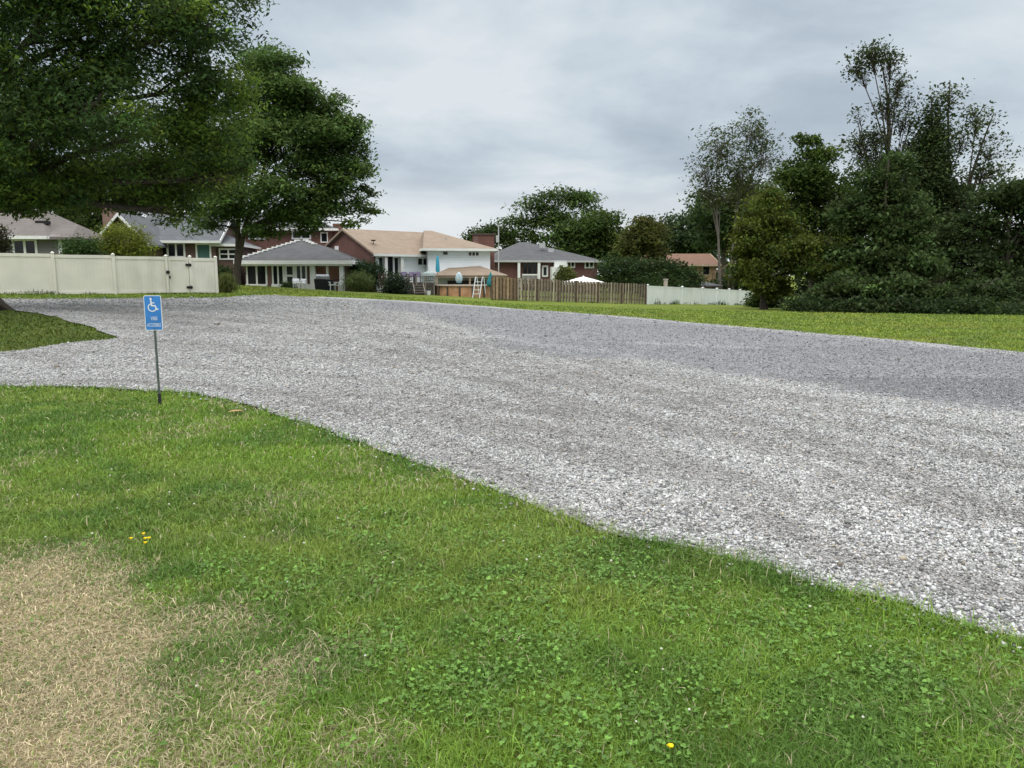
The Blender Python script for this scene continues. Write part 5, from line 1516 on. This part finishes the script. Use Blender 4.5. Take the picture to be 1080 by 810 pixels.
zt_ = P(701, 294, 71)[2]; MB().box(c[0] - .16, c[0] + .16, c[1] - .16, c[1] + .16, c[2] - .2, zt_ - .1).build('pillar_shaft', mat('pale_stone', (0.40, 0.35, 0.31), .85, .15, 8), rt)
MB().box(c[0] - .2, c[0] + .2, c[1] - .2, c[1] + .2, zt_ - .098, zt_).build('pillar_cap', mat('pale_stone', (0.40, 0.35, 0.31)), rt)
c = at(526, 78); rt = thing('antenna_mast', 'thin pale antenna mast with a small box beside the grey hipped roof', 'mast', c)
zt_ = P(526, 237, 78)[2]; MB().tube([c - (0, 0, .1), (c[0], c[1], zt_)], .06, 8).build('mast_pole', trimg, rt)
q = P(525, 252, 78); MB().box(q[0] - .18, q[0] + .14, q[1] - .16, q[1] - .061, q[2] - .35, q[2] + .35).build('mast_box', trimg, rt)

# ------------------------------------------------------------------ trees and shrubs
bark = mat('bark', (0.075, 0.062, 0.05), 0.95, 0.35, 6, bump=0.8, bscale=18)
bark_pale = mat('bark_pale', (0.13, 0.115, 0.10), 0.95, 0.3, 6, bump=0.6, bscale=18)
leafm = mat('leaves', (1, 1, 1), 0.6, 0.08, 3, tint=True, trans=0.42, spec=0.15)

def dirs(n):
    v = rng.normal(size=(n, 3)); return v / np.linalg.norm(v, axis=1)[:, None]

def leaf_mesh(name, cen, L_, Wd, col, up=0.8, droop=0.25):
    n = len(cen)
    an = rng.uniform(0, 2 * math.pi, n); a = np.stack([np.cos(an), np.sin(an), -droop + rng.normal(0, 0.45, n)], 1); a /= np.linalg.norm(a, axis=1)[:, None]
    nr = dirs(n) + np.array((0, 0, up)); b_ = np.cross(nr, a); b_ /= np.linalg.norm(b_, axis=1)[:, None] + 1e-9
    nn = np.cross(a, b_)
    l = (L_ * np.exp(rng.normal(0, 0.25, n)))[:, None]; w_ = l * (Wd / L_)
    v = np.empty((n, 4, 3))
    v[:, 0] = cen - a * l / 2; v[:, 1] = cen + b_ * w_ / 2 + nn * w_ * .18 - a * l * .06; v[:, 2] = cen + a * l / 2 - np.array((0, 0, 1)) * l * .12; v[:, 3] = cen - b_ * w_ / 2 + nn * w_ * .18 - a * l * .06
    f = np.arange(n)[:, None] * 4 + np.arange(4)
    return mesh_np(name, v.reshape(-1, 3), [f], np.repeat(col, 4, 0))

def tree(name, label, cat, base, blobs, Y, trunk_r=0.25, leaf=(0.18, 0.09), n=12000, pal=((0.04, 0.075, 0.016),), spread=0.5, flat=0.55, mode='dense', per=26, depth=0.9,
         group=None, droop=0.25, up=0.8, hollow=0.35, lump=0.35, stems=None, mb=None, roots=False, limbs=True, twig=0.02, part='crown', split=0):
    """blobs: (px, py, rx, ry, dY, weight, palette index) in photo pixels at the distance Y"""
    base = np.array(base, float)
    rt = thing(name, label, cat, base, group)
    B = []
    for bl in blobs:
        px, py, rx, ry = bl[:4]; dY = bl[4] if len(bl) > 4 else 0; wt_ = bl[5] if len(bl) > 5 else 1; pi = bl[6] if len(bl) > 6 else 0
        q = P(px, py, Y + dY); k = (Y + dY) / F
        if split:
            rs = np.random.default_rng(int(abs(px * 7 + py * 13)) + 1); m3 = np.array((rx * k, rx * k * depth, ry * k))
            B.append((q, *(m3 * .72), wt_ * .8, pi, None))
            for _ in range(split):
                d = rs.normal(size=3); d /= np.linalg.norm(d)
                B.append((q + d * m3 * rs.uniform(.55, .85), *(m3 * rs.uniform(.28, .5) * np.array((1.1, 1.1, .85))), wt_, pi, q))
        else:
            B.append((q, rx * k, rx * k * depth, ry * k, wt_, pi, None))
    vol = np.array([(b_[1] * b_[2] * b_[3]) ** (2 / 3) * b_[4] for b_ in B]); cnt = np.maximum(1, (n / per * vol / vol.sum()).astype(int))
    tm = MB()
    topz_ = max(b_[0][2] for b_ in B)
    stem_list = stems or [[base, base * .5 + .5 * np.array((B[0][0][0], B[0][0][1], (topz_ + base[2]) / 2)) + rng.normal(0, .15, 3), np.array((*(0.35 * base[:2] + .65 * np.mean([b_[0][:2] for b_ in B], 0)), topz_))]]
    paths = []
    for st in stem_list:
        st = [np.array(p, float) for p in st]
        # resample as a soft curve
        k = np.linspace(0, 1, 9); out = []
        for f in k:
            pts_ = st
            while len(pts_) > 1: pts_ = [pts_[i] * (1 - f) + pts_[i + 1] * f for i in range(len(pts_) - 1)]
            out.append(pts_[0])
        out = np.array(out); out[1:-1] += rng.normal(0, trunk_r * .25, (len(out) - 2, 3)) * (1, 1, 0)
        out[0] = st[0] - (0, 0, .15)
        rad = trunk_r * (1 - .86 * k ** .9) / (1 if len(stem_list) == 1 else 1.3); rad[0] *= 1.45; rad[1] *= 1.05
        tm.tube(list(out), list(rad), 9); paths.append((out, rad))
    if roots:
        for a in np.linspace(0, 6.28, 8)[:-1] + .3:
            d = np.array((math.cos(a), math.sin(a), 0)); tm.tube([base + (0, 0, .45) + d * trunk_r * .7, base + (0, 0, .12) + d * trunk_r * 1.5, base + d * trunk_r * 2.3 - (0, 0, .08)], [trunk_r * .45, trunk_r * .32, .06], 6)
    cens, cols = [], []
    for (q, rx, ry, rz, wt_, pi, par), nc in zip(B, cnt):
        R3 = np.array((rx, ry, rz))
        # limb from the nearest stem up into this mass
        best = min(paths, key=lambda s_: np.min(np.linalg.norm(s_[0] - q, axis=1)))
        hz0 = base[2] + max(.22, min(.8, ((q[2] - base[2]) / max(topz_ - base[2], 1)) * .62)) * (topz_ - base[2])
        i0 = int(np.argmin(np.abs(best[0][:, 2] - hz0))); s0 = best[0][i0]; r0_ = best[1][i0] * .6
        if par is not None: s0, r0_ = par, r0_ * .32
        limb = [s0, s0 * .55 + q * .45 + np.array((0, 0, .06)) * np.linalg.norm(q - s0), q]
        if limbs:
            tm.tube(limb, [r0_, r0_ * .6, max(r0_ * .3, .02)], 6)
        d = dirs(nc); rr = (rng.uniform(hollow ** 3, 1, nc) ** (1 / 3))
        am = 1 - lump + 2 * lump * np.array([vnoise(v_[0] * 2.2 + q[0], v_[1] * 2.2 + v_[2] * 1.7 + q[1], 5) for v_ in d])
        cc_ = q + d * R3 * (rr * am)[:, None]
        if limbs:
            ns = min(nc, 10 if mode == 'dense' else 60)
            for c_ in cc_[:ns]:
                f = rng.uniform(.5, 1); s1 = limb[1] * (1 - f) + limb[2] * f; mid = (s1 + c_) / 2 + np.array((0, 0, .08)) * np.linalg.norm(c_ - s1) + rng.normal(0, .06, 3) * np.linalg.norm(c_ - s1)
                rr_ = max(r0_ * .28, twig); tm.tube([s1, mid, c_], [rr_, rr_ * .65, twig * .5], 5, cap=False)
        sp_ = spread * min(1.0, (rx + rz) / 2 / 1.2 + .3)
        off = rng.normal(0, 1, (nc, per, 3)) * np.array((sp_, sp_, sp_ * flat))
        cens.append((cc_[:, None, :] + off).reshape(-1, 3))
        base_c = np.array(pal[pi % len(pal)])
        base_c = np.where(rng.random((nc, 1, 1)) < (.28 if len(pal) > 1 else 0), np.array(pal[(pi + 1) % len(pal)]), base_c)
        ct = base_c * np.exp(rng.normal(0, .30, (nc, 1, 1))) * (1 + rng.normal(0, .05, (nc, 1, 3)))
        cols.append((ct * np.exp(rng.normal(0, .18, (nc, per, 1)))).reshape(-1, 3))
    cens = np.concatenate(cens); cols = np.clip(np.concatenate(cols), .004, .5)
    zmin = H(cens[:, 0], cens[:, 1]) + .03
    cens[:, 2] = np.maximum(cens[:, 2], zmin + rng.uniform(0, .1, len(cens)))
    me = leaf_mesh(part, cens - base, leaf[0], leaf[1], cols, up, droop)
    link(part, me, leafm, rt)
    tm.build('trunk' if cat == 'tree' else 'stems', mb or bark, rt)
    return rt

# big tree at the left edge, standing on the grass island
t1 = at(-20, 24)
tree('shade_tree', 'huge dark shade tree overhanging the lot from the grass island', 'tree', t1,
     [(-60, 40, 90, 70, 0, 1, 0), (40, 30, 85, 75, -1, 1.1, 0), (140, 45, 85, 60, 0, 1.1, 0), (215, 20, 60, 36, 0, 1, 0), (100, 110, 75, 55, -1.5, 1.2, 0), (20, 120, 60, 50, 0.5, .9, 0), (-70, 130, 90, 60, 1, .8, 0),
      (30, 185, 62, 32, 1, 1, 1), (105, 185, 60, 34, 2, 1, 1), (175, 190, 52, 36, 2.5, 1, 1), (195, 130, 62, 48, 2, 1.1, 1), (232, 88, 42, 34, 2, 1.1, 1), (232, 190, 38, 26, 2.8, .9, 1), (-90, 190, 80, 26, 1, .6, 1),
      (190, 226, 28, 13, 2.8, .8, 1), (140, 216, 26, 14, 2.8, .8, 1), (95, 214, 26, 12, 2, .6, 1), (30, 222, 24, 8, 0, .6, 1), (10, 205, 45, 20, -1, 1, 1), (-40, 160, 60, 50, -2, 1.1, 0), (60, 205, 40, 18, 0, .9, 1), (262, -8, 26, 14, 0, .5, 0), (60, -90, 200, 70, 0, .8, 0), (60, -70, 160, 60, 4, .6, 0)],
     24, trunk_r=.42, leaf=(.145, .056), n=178000, pal=((.056, .100, .030), (.115, .180, .030)), spread=.36, flat=.5, per=60, depth=1.0, roots=True, hollow=.2, lump=.4, droop=.35, split=5, stems=[[t1, t1 + (-.2, .3, 6), t1 + (-.6, 0, 13)]])  # second palette colour paints light coming through the lower and outer leaves
# honey locust by the sunroom
t2 = at(249, 51)
tree('locust_tree', 'tall spreading green locust tree in front of the sunroom', 'tree', t2,
     [(285, 95, 46, 34, 0, 1, 0), (330, 112, 40, 26, -1, .9, 0), (352, 140, 36, 24, 0, .9, 0), (300, 150, 58, 40, -1.5, 1.2, 0), (245, 150, 52, 60, 1, .9, 0), (340, 178, 40, 26, -1, 1, 0), (372, 178, 20, 18, 0, .5, 1), (380, 212, 16, 18, 0, .45, 1),
      (355, 212, 26, 22, -1, .8, 0), (300, 205, 50, 28, -2, 1.1, 0), (250, 215, 44, 24, -1, .8, 0), (325, 232, 30, 14, -1.5, .6, 0), (270, 70, 26, 16, 1, .7, 1), (370, 150, 20, 14, 0, .5, 1), (215, 238, 24, 12, -1, .4, 0), (290, 240, 30, 14, -1, .5, 0), (376, 165, 13, 8, 0, .3, 1), (390, 198, 9, 7, 0, .28, 1), (392, 222, 8, 6, 0, .28, 1), (374, 234, 13, 6, -1, .3, 1), (352, 104, 14, 8, 0, .35, 1), (300, 62, 14, 8, 0, .4, 1)],
     51, trunk_r=.29, leaf=(.27, .11), n=74000, pal=((.072, .122, .034), (.092, .14, .036)), spread=.46, flat=.42, per=40, depth=.9, hollow=.2, lump=.4, up=1.3, droop=.2, split=4, stems=[[t2, t2 + (.1, 0, 5), P(268, 150, 51)], [t2, t2 + (.1, 0, 4.5), P(310, 120, 51)]])

DK = (.036, .058, .016); MD = (.058, .092, .02); YG = (.095, .115, .02); BL = (.050, .080, .024)
# dark trees behind the houses on the left
for px, Y, bl, lab in ((30, 78, [(20, 185, 60, 50, 0), (40, 225, 50, 34, 0), (-30, 200, 60, 60, 2), (10, 150, 70, 40, 0)], 'dark green tree rising behind the grey house roof'),
                       (95, 84, [(95, 195, 42, 55, 0), (85, 240, 36, 26, 0), (120, 160, 50, 40, 0), (108, 250, 24, 20, -2)], 'dark broad tree between the grey house and the brick chimney'),
                       (185, 88, [(180, 185, 60, 46, 0), (215, 200, 40, 40, 0), (160, 150, 50, 40, 0), (150, 205, 40, 30, 0)], 'dark tree behind the slate grey roof of the brick house')):
    tree('background_tree', lab, 'tree', at(px, Y), bl, Y, .3, (.42, .22), 9000, (DK, MD), .7, .6, per=24, split=4, group='dark trees behind the left hand houses'.replace('left hand ', ''), hollow=.4)
tree('conifer', 'tall rounded evergreen conifer beside the grey house wing', 'tree', at(72, 58), [(72, 222, 9, 11, 0), (72, 236, 13, 14, 0), (72, 254, 15, 18, 0)], 58, .15, (.22, .09), 6500, ((.055, .085, .018),), .3, 1.4, per=20, droop=-.6, hollow=.75, lump=.12, limbs=False, up=.2)
def shrub(name, label, px, Y, bl, n, pal, leaf=(.16, .08), **kw):
    a = dict(spread=.28, flat=.7, per=16, hollow=.6, lump=.25, trunk_r=.07, limbs=False, part='foliage'); a.update(kw)
    return tree(name, label, a.pop('cat', 'shrub'), at(px, Y), bl, Y, a.pop('trunk_r'), leaf, n, pal, **a)
shrub('rhododendron', 'big rounded yellow green rhododendron bush behind the cream fence', 130, 48, [(130, 258, 25, 18, 0), (130, 248, 20, 11, -.3), (113, 262, 12, 12, -.6), (148, 264, 12, 12, -.4), (128, 275, 26, 14, 0)], 9000, ((.175, .205, .03), (.135, .17, .028)), (.17, .06), up=1.5, lump=.3)
shrub('hedge_shrub', 'low mid green shrub over the cream fence next to the grey house corner', 84, 45, [(84, 260, 15, 9, 0), (74, 262, 8, 7, 0), (95, 264, 9, 9, 0), (84, 275, 18, 12, 0)], 4000, ((.045, .085, .022),), (.14, .07))
shrub('hedge_shrub', 'dark reddish shrub at the window end of the grey house', 2, 42, [(0, 255, 8, 14, 0), (-10, 258, 12, 16, 0)], 2600, ((.035, .036, .018),), (.14, .07))
shrub('ornamental_grass', 'tuft of ornamental grass at the end of the cream fence', 238, 43, [(238, 301, 9, 7, 0), (239, 296, 6, 5, 0)], 2600, ((.13, .15, .05), (.10, .115, .03)), (.5, .025), droop=-1.6, spread=.2, hollow=.1)
shrub('evergreen_shrub', 'dark evergreen shrubs massed between the sunroom and the white house', 385, 61, [(384, 288, 16, 11, 0), (396, 292, 10, 12, 0), (376, 290, 8, 12, 0)], 5200, ((.026, .052, .02),), (.16, .08))
shrub('round_shrub', 'pale green round grass like shrub next to the sunroom patio', 378, 58.5, [(378, 298, 12.5, 9, 0)], 4200, ((.12, .155, .055), (.09, .125, .035)), (.30, .03), droop=-1.0, lump=.12)
shrub('dark_shrub', 'dark bluish shrub with pale flecks spilling over the deck railing', 416, 57, [(416, 299, 9, 9, 0), (423, 301, 7, 9, 0), (411, 303, 6, 8, 0)], 3600, ((.03, .05, .028), (.06, .08, .04)), (.16, .07))
shrub('potted_shrub', 'small low green shrub at the foot of the sunroom door', 304, 58.6, [(303, 302, 5, 3.5, 0)], 900, ((.045, .08, .025),), (.14, .07))
shrub('shade_shrub', 'dark shrub in the shade behind the locust trunk', 236, 56, [(236, 292, 11, 9, 0)], 2400, (DK,), (.16, .08))
shrub('rose_bush', 'yellowish green bush reaching over the board fence by the ranch house porch', 597, 72, [(597, 288, 8, 6, 0), (594, 294, 9, 6, 0), (602, 295, 7, 5, 0)], 2600, ((.085, .105, .025),), (.2, .09))
tree('evergreen_hedge', 'long dark evergreen hedge between the ranch house and the tan house', 'hedge', at(685, 76), [(645, 285, 14, 14, 0), (662, 287, 16, 14, 0), (680, 286, 18, 13, 0), (700, 288, 18, 13, 0), (718, 290, 15, 11, 0), (732, 294, 10, 8, 0), (690, 297, 40, 8, 0), (655, 297, 25, 8, 0)],
     76, .12, (.30, .12), 15000, ((.032, .056, .018), (.042, .068, .02)), .42, .5, per=20, hollow=.55, lump=.35, limbs=False, part='foliage')
# trees beyond the ranch house
tree('airy_tree', 'airy layered tree with sky showing through above the ranch house roof', 'tree', at(590, 112), [(598, 205, 26, 10, 0), (565, 218, 22, 10, 0), (545, 235, 16, 8, 0), (618, 212, 18, 9, 0), (580, 232, 26, 11, 0), (625, 226, 14, 9, 0), (555, 250, 18, 10, 0), (600, 245, 20, 14, 0)],
     112, .4, (.5, .24), 8000, ((.062, .098, .026),), 1.0, .35, per=26, split=4, hollow=.3, lump=.5, up=1.5)
tree('round_tree', 'dense round green tree behind the end of the ranch house', 'tree', at(622, 104), [(622, 245, 34, 24, 0), (598, 252, 20, 18, 0), (645, 252, 14, 18, 0), (625, 265, 34, 16, 0)], 104, .35, (.5, .26), 11000, ((.052, .085, .02),), .8, .6, per=24, split=4, hollow=.55, lump=.3)
tree('yellowing_tree', 'rounded olive brown tree turning yellow above the dark hedge', 'tree', at(676, 90), [(676, 252, 20, 20, 0), (662, 262, 12, 14, 0), (690, 262, 11, 14, 0), (676, 238, 11, 7, 0)], 90, .25, (.36, .18), 8500, ((.078, .092, .024), (.098, .098, .024)), .6, .6, per=22, split=4, hollow=.5, lump=.3)
tree('background_tree', 'small dark treetop showing behind the brick chimney', 'tree', at(515, 116), [(515, 248, 18, 10, 0), (505, 253, 12, 8, 0), (532, 252, 14, 10, 0)], 116, .3, (.5, .26), 3800, (DK,), .8, .6, per=22, split=4, hollow=.4)
tree('background_tree', 'broad dark tree hump behind the rust roofed tan house', 'tree', at(715, 128), [(718, 240, 26, 20, 0), (700, 248, 20, 18, 0), (740, 238, 22, 22, 0), (720, 262, 40, 16, 0)], 128, .5, (.65, .34), 9000, ((.036, .06, .022),), 1.1, .6, per=24, split=4, hollow=.5)
tree('background_tree', 'small pointed dark treetop peeking over the yellowing tree', 'tree', at(681, 118), [(681, 236, 5, 7, 0), (682, 248, 10, 12, 0)], 118, .3, (.5, .26), 2200, (DK,), .6, .8, per=20, hollow=.4)
tree('background_tree', 'tall dark tree behind the sparse tree and the tan house', 'tree', at(762, 112), [(755, 222, 28, 22, 0), (785, 215, 28, 26, 0), (765, 250, 40, 24, 0), (800, 240, 24, 34, 0)], 112, .45, (.6, .3), 10000, ((.042, .068, .02),), 1.0, .6, per=24, split=4, hollow=.5)
# the sparse tree and the tall group on the right
b7 = at(769, 86)
tree('sparse_tree', 'tall sparse tree with thin see through crown left of the big tree group'.replace('left of', 'beside'), 'tree', b7,
     [(793, 140, 22, 24, 0), (760, 155, 24, 20, 0), (742, 180, 18, 18, 0), (808, 165, 18, 20, 0), (778, 178, 26, 22, 0), (795, 200, 24, 18, 0), (760, 205, 22, 16, 0), (745, 200, 14, 10, 0), (820, 190, 10, 10, 0)],
     86, .26, (.29, .14), 7200, ((.062, .085, .028), (.08, .095, .03)), .42, .6, mode='sparse', per=9, hollow=.1, lump=.4, stems=[[b7, P(772, 240, 86), P(793, 122, 86)], [b7 + (-.6, .2, 0), P(752, 230, 86), P(757, 142, 86)], [b7 + (.2, 0, 0), P(778, 220, 86), P(805, 150, 86)]], mb=bark_pale, twig=.022)
tree('maple_tree', 'yellow green maple at the edge of the tall dark tree group', 'tree', at(806, 56), [(805, 225, 26, 22, 0), (795, 250, 24, 22, -1), (825, 245, 26, 28, 0), (800, 280, 28, 24, -1), (832, 275, 28, 22, -1.5), (785, 262, 13, 16, 0), (815, 300, 24, 14, 0), (850, 262, 22, 16, -2), (872, 285, 24, 14, -2.5, .8, 1), (882, 252, 18, 14, -2, .6, 1), (782, 232, 10, 11, 0, .6, 0), (812, 205, 14, 12, 0, .7, 1)],
     56, .25, (.21, .12), 30000, ((.088, .108, .018), (.056, .088, .018)), .38, .5, per=26, split=4, hollow=.5, lump=.4, droop=.5)
tree('broadleaf_tree', 'dense rounded green tree behind the yellow green maple', 'tree', at(856, 60), [(856, 172, 28, 24, 0), (845, 200, 34, 28, 0), (870, 215, 34, 36, 0), (840, 235, 34, 30, 0), (875, 255, 34, 30, 0), (850, 150, 12, 9, 0)],
     60, .3, (.26, .15), 26000, ((.052, .086, .018), (.068, .10, .02)), .42, .5, per=26, split=4, hollow=.5, lump=.4)
b10 = at(922, 62)
tree('tall_bare_tree', 'very tall half bare tree with a crooked thin leaved top', 'tree', b10,
     [(905, 74, 11, 11, 0, 1), (918, 55, 15, 9, 0, 1.1), (938, 64, 11, 13, 0, 1), (947, 90, 9, 14, 0, .9), (937, 114, 11, 14, 0, 1), (952, 130, 12, 10, 0, .8), (924, 146, 14, 12, 0, 1), (905, 120, 7, 7, 0, .5), (960, 105, 6, 8, 0, .4), (905, 152, 14, 9, 0, .8), (965, 150, 12, 10, 0, .8), (930, 170, 26, 12, 0, 1.3)],
     62, .3, (.24, .12), 6200, ((.045, .062, .026), (.06, .075, .026)), .40, .6, mode='sparse', per=10, hollow=.1, lump=.4, stems=[[b10, P(928, 200, 62), P(955, 110, 62), P(922, 48, 62)], [b10 + (.3, 0, 0), P(925, 200, 62), P(905, 130, 62)], [b10, P(935, 210, 62), P(960, 130, 62)]], twig=.022)
b11 = at(985, 60)
tree('ivy_clad_tree', 'tall dark tree wrapped in ivy with thin leafy sprays at its top', 'tree', b11,
     [(1000, 100, 18, 16, 0, .35, 1), (1030, 125, 22, 18, 0, .3, 1), (1045, 160, 20, 18, 0, .3, 1), (1015, 150, 20, 16, 0, .35, 1), (985, 135, 14, 26, 0, 2.2, 0), (980, 175, 26, 30, 0, 2.2, 0), (965, 200, 26, 26, 0, 2, 0), (990, 215, 28, 34, 0, 2, 0), (1040, 185, 24, 12, 0, .5, 1)],
     60, .32, (.24, .13), 21000, ((.034, .056, .018), (.062, .085, .028)), .42, .6, mode='sparse', per=14, hollow=.2, lump=.4, stems=[[b11, P(985, 200, 60), P(982, 100, 60)], [b11 + (.3, 0, 0), P(1000, 200, 60), P(1002, 85, 60)], [b11 + (.6, 0, 0), P(1015, 200, 60), P(1048, 120, 60)]], twig=.022)
tree('broadleaf_tree', 'dark leafy tree hanging low over the lawn in the middle of the group', 'tree', at(930, 54), [(930, 190, 34, 26, 0), (905, 225, 34, 32, 0), (945, 235, 36, 32, 0), (920, 270, 44, 28, -1), (955, 285, 40, 28, -2), (900, 295, 40, 22, -1), (940, 310, 44, 18, -2), (912, 306, 22, 14, -4, .9), (952, 298, 22, 16, -4, .9), (985, 309, 20, 13, -4.5, .9), (880, 300, 20, 14, -3.5, .8, 1)],
     54, .3, (.26, .15), 38000, (BL, (.055, .082, .026)), .40, .42, per=26, split=4, hollow=.55, lump=.45, droop=.45)
tree('broadleaf_tree', 'very dark tree closing the group at the far edge of the lawn', 'tree', at(1062, 55), [(1060, 205, 36, 22, 0), (1100, 215, 40, 34, 0), (1030, 240, 36, 30, 0), (1075, 250, 44, 34, 0), (1020, 285, 40, 28, -1), (1070, 295, 50, 28, -1), (1120, 270, 44, 40, 0), (1000, 250, 22, 26, 0), (1035, 305, 24, 16, -5, .9), (1082, 306, 28, 17, -5.5, .9), (1012, 318, 16, 9, -5, .8)],
     55, .32, (.26, .15), 38000, ((.042, .066, .022), (.055, .084, .026)), .40, .45, per=26, split=4, hollow=.55, lump=.4, droop=.4)
tree('background_tree', 'tree filling the gap behind the ivy clad trunk', 'tree', at(985, 72), [(985, 250, 40, 36, 0), (1010, 215, 34, 26, 0), (960, 240, 34, 40, 0), (900, 220, 40, 36, 0)], 72, .3, (.34, .2), 15000, (DK,), .6, .5, per=24, split=4, hollow=.4)
for px, Y, bl, lab in ((870, 50, [(850, 322, 20, 8, 0), (882, 324, 22, 7, 0), (866, 314, 16, 10, 1.5)], 'dark bush at the foot of the maple where the lawn ends'),
                       (935, 49, [(912, 325, 20, 6, 0), (948, 322, 24, 9, 0), (960, 314, 16, 10, 1.5)], 'dark bush beneath the low hanging leafy tree'),
                       (1010, 48, [(988, 326, 20, 7, 0), (1022, 325, 22, 8, 0), (1008, 316, 14, 9, 1.5)], 'dark bush beneath the ivy clad tree'),
                       (1080, 47.5, [(1058, 327, 22, 7, 0), (1092, 324, 26, 10, 0), (1075, 314, 18, 12, 1.5), (1130, 318, 30, 18, 0)], 'dark bush beneath the very dark tree at the lawn edge')):
    shrub('edge_bush', lab, px, Y, bl, 4200, ((.034, .056, .02), (.05, .074, .024)), (.22, .12), spread=.35, hollow=.5, lump=.4, group='dark bushes along the lawn edge', cat='bush')
shrub('edge_bush', 'mid green bush at the end of the bluish white fence', 806, 64, [(800, 317, 12, 8, 0), (814, 318, 11, 8, 0), (808, 311, 10, 6, 0)], 4200, ((.055, .085, .02),), (.22, .12), cat='bush')
shrub('edge_bush', 'dark undergrowth behind the far end of the bluish white fence', 782, 87, [(775, 300, 16, 10, 0), (792, 298, 14, 12, 0), (760, 303, 14, 7, 1)], 4200, ((.034, .056, .018),), (.3, .16), cat='bush', spread=.4)
for px, Y, bl, lab in ((872, 63, [(862, 306, 26, 14, 0), (890, 306, 24, 16, 0), (905, 296, 20, 14, 0)], 'dark thicket seen under the branches between the maple and its neighbour'),
                       (960, 64, [(940, 306, 30, 18, 0), (980, 304, 34, 20, 0)], 'dark thicket deep behind the low hanging leafy tree'),
                       (1050, 65, [(1030, 304, 36, 20, 0), (1080, 304, 44, 24, 0), (1140, 300, 50, 26, 0)], 'dark thicket deep behind the very dark tree')):
    shrub('edge_bush', lab, px, Y, bl, 5200, ((.028, .046, .016),), (.28, .16), spread=.45, hollow=.4, lump=.3, group='thickets behind the lawn edge', cat='bush')
# distant wooded horizon all round, behind the houses
hx_, hy_ = [], []
for i in range(2600):
    a = rng.uniform(-1.25, 1.25); r = rng.uniform(190, 235); hx_.append(r * math.sin(a)); hy_.append(r * math.cos(a))
hx_, hy_ = np.array(hx_), np.array(hy_)
top_ = 6.5 + 6 * fbm(hx_ * .03, hy_ * .03, 161)
hc = np.stack([hx_, hy_, H(hx_, hy_) + top_ * rng.uniform(0, 1, len(hx_)) ** .6], 1)
hc = (hc[:, None, :] + rng.normal(0, 1, (len(hc), 8, 3)) * (1.6, 1.6, .8)).reshape(-1, 3)
me = leaf_mesh('distant_woods', hc, 1.8, 1.1, np.array((.035, .058, .028)) * np.exp(rng.normal(0, .25, (len(hc), 1))), 1.0, .1)
o = link('distant_woods', me, leafm); tag(o, 'far off dark wood along the horizon behind the houses', 'woods', kind='stuff')

# ------------------------------------------------------------------ the lawn's blades, one mass
me = mesh_np('grass', np.concatenate(gV), [np.concatenate(gQ), np.concatenate(gT)], np.concatenate(gC))
o = link('grass', me, mat('grass_blade', (1, 1, 1), 0.5, 0.06, 4, tint=True, trans=0.35, spec=0.3)); tag(o, 'mown grass blades of the lawn with a dry tan patch', 'grass', kind='stuff')
print('blades', gn // 5)
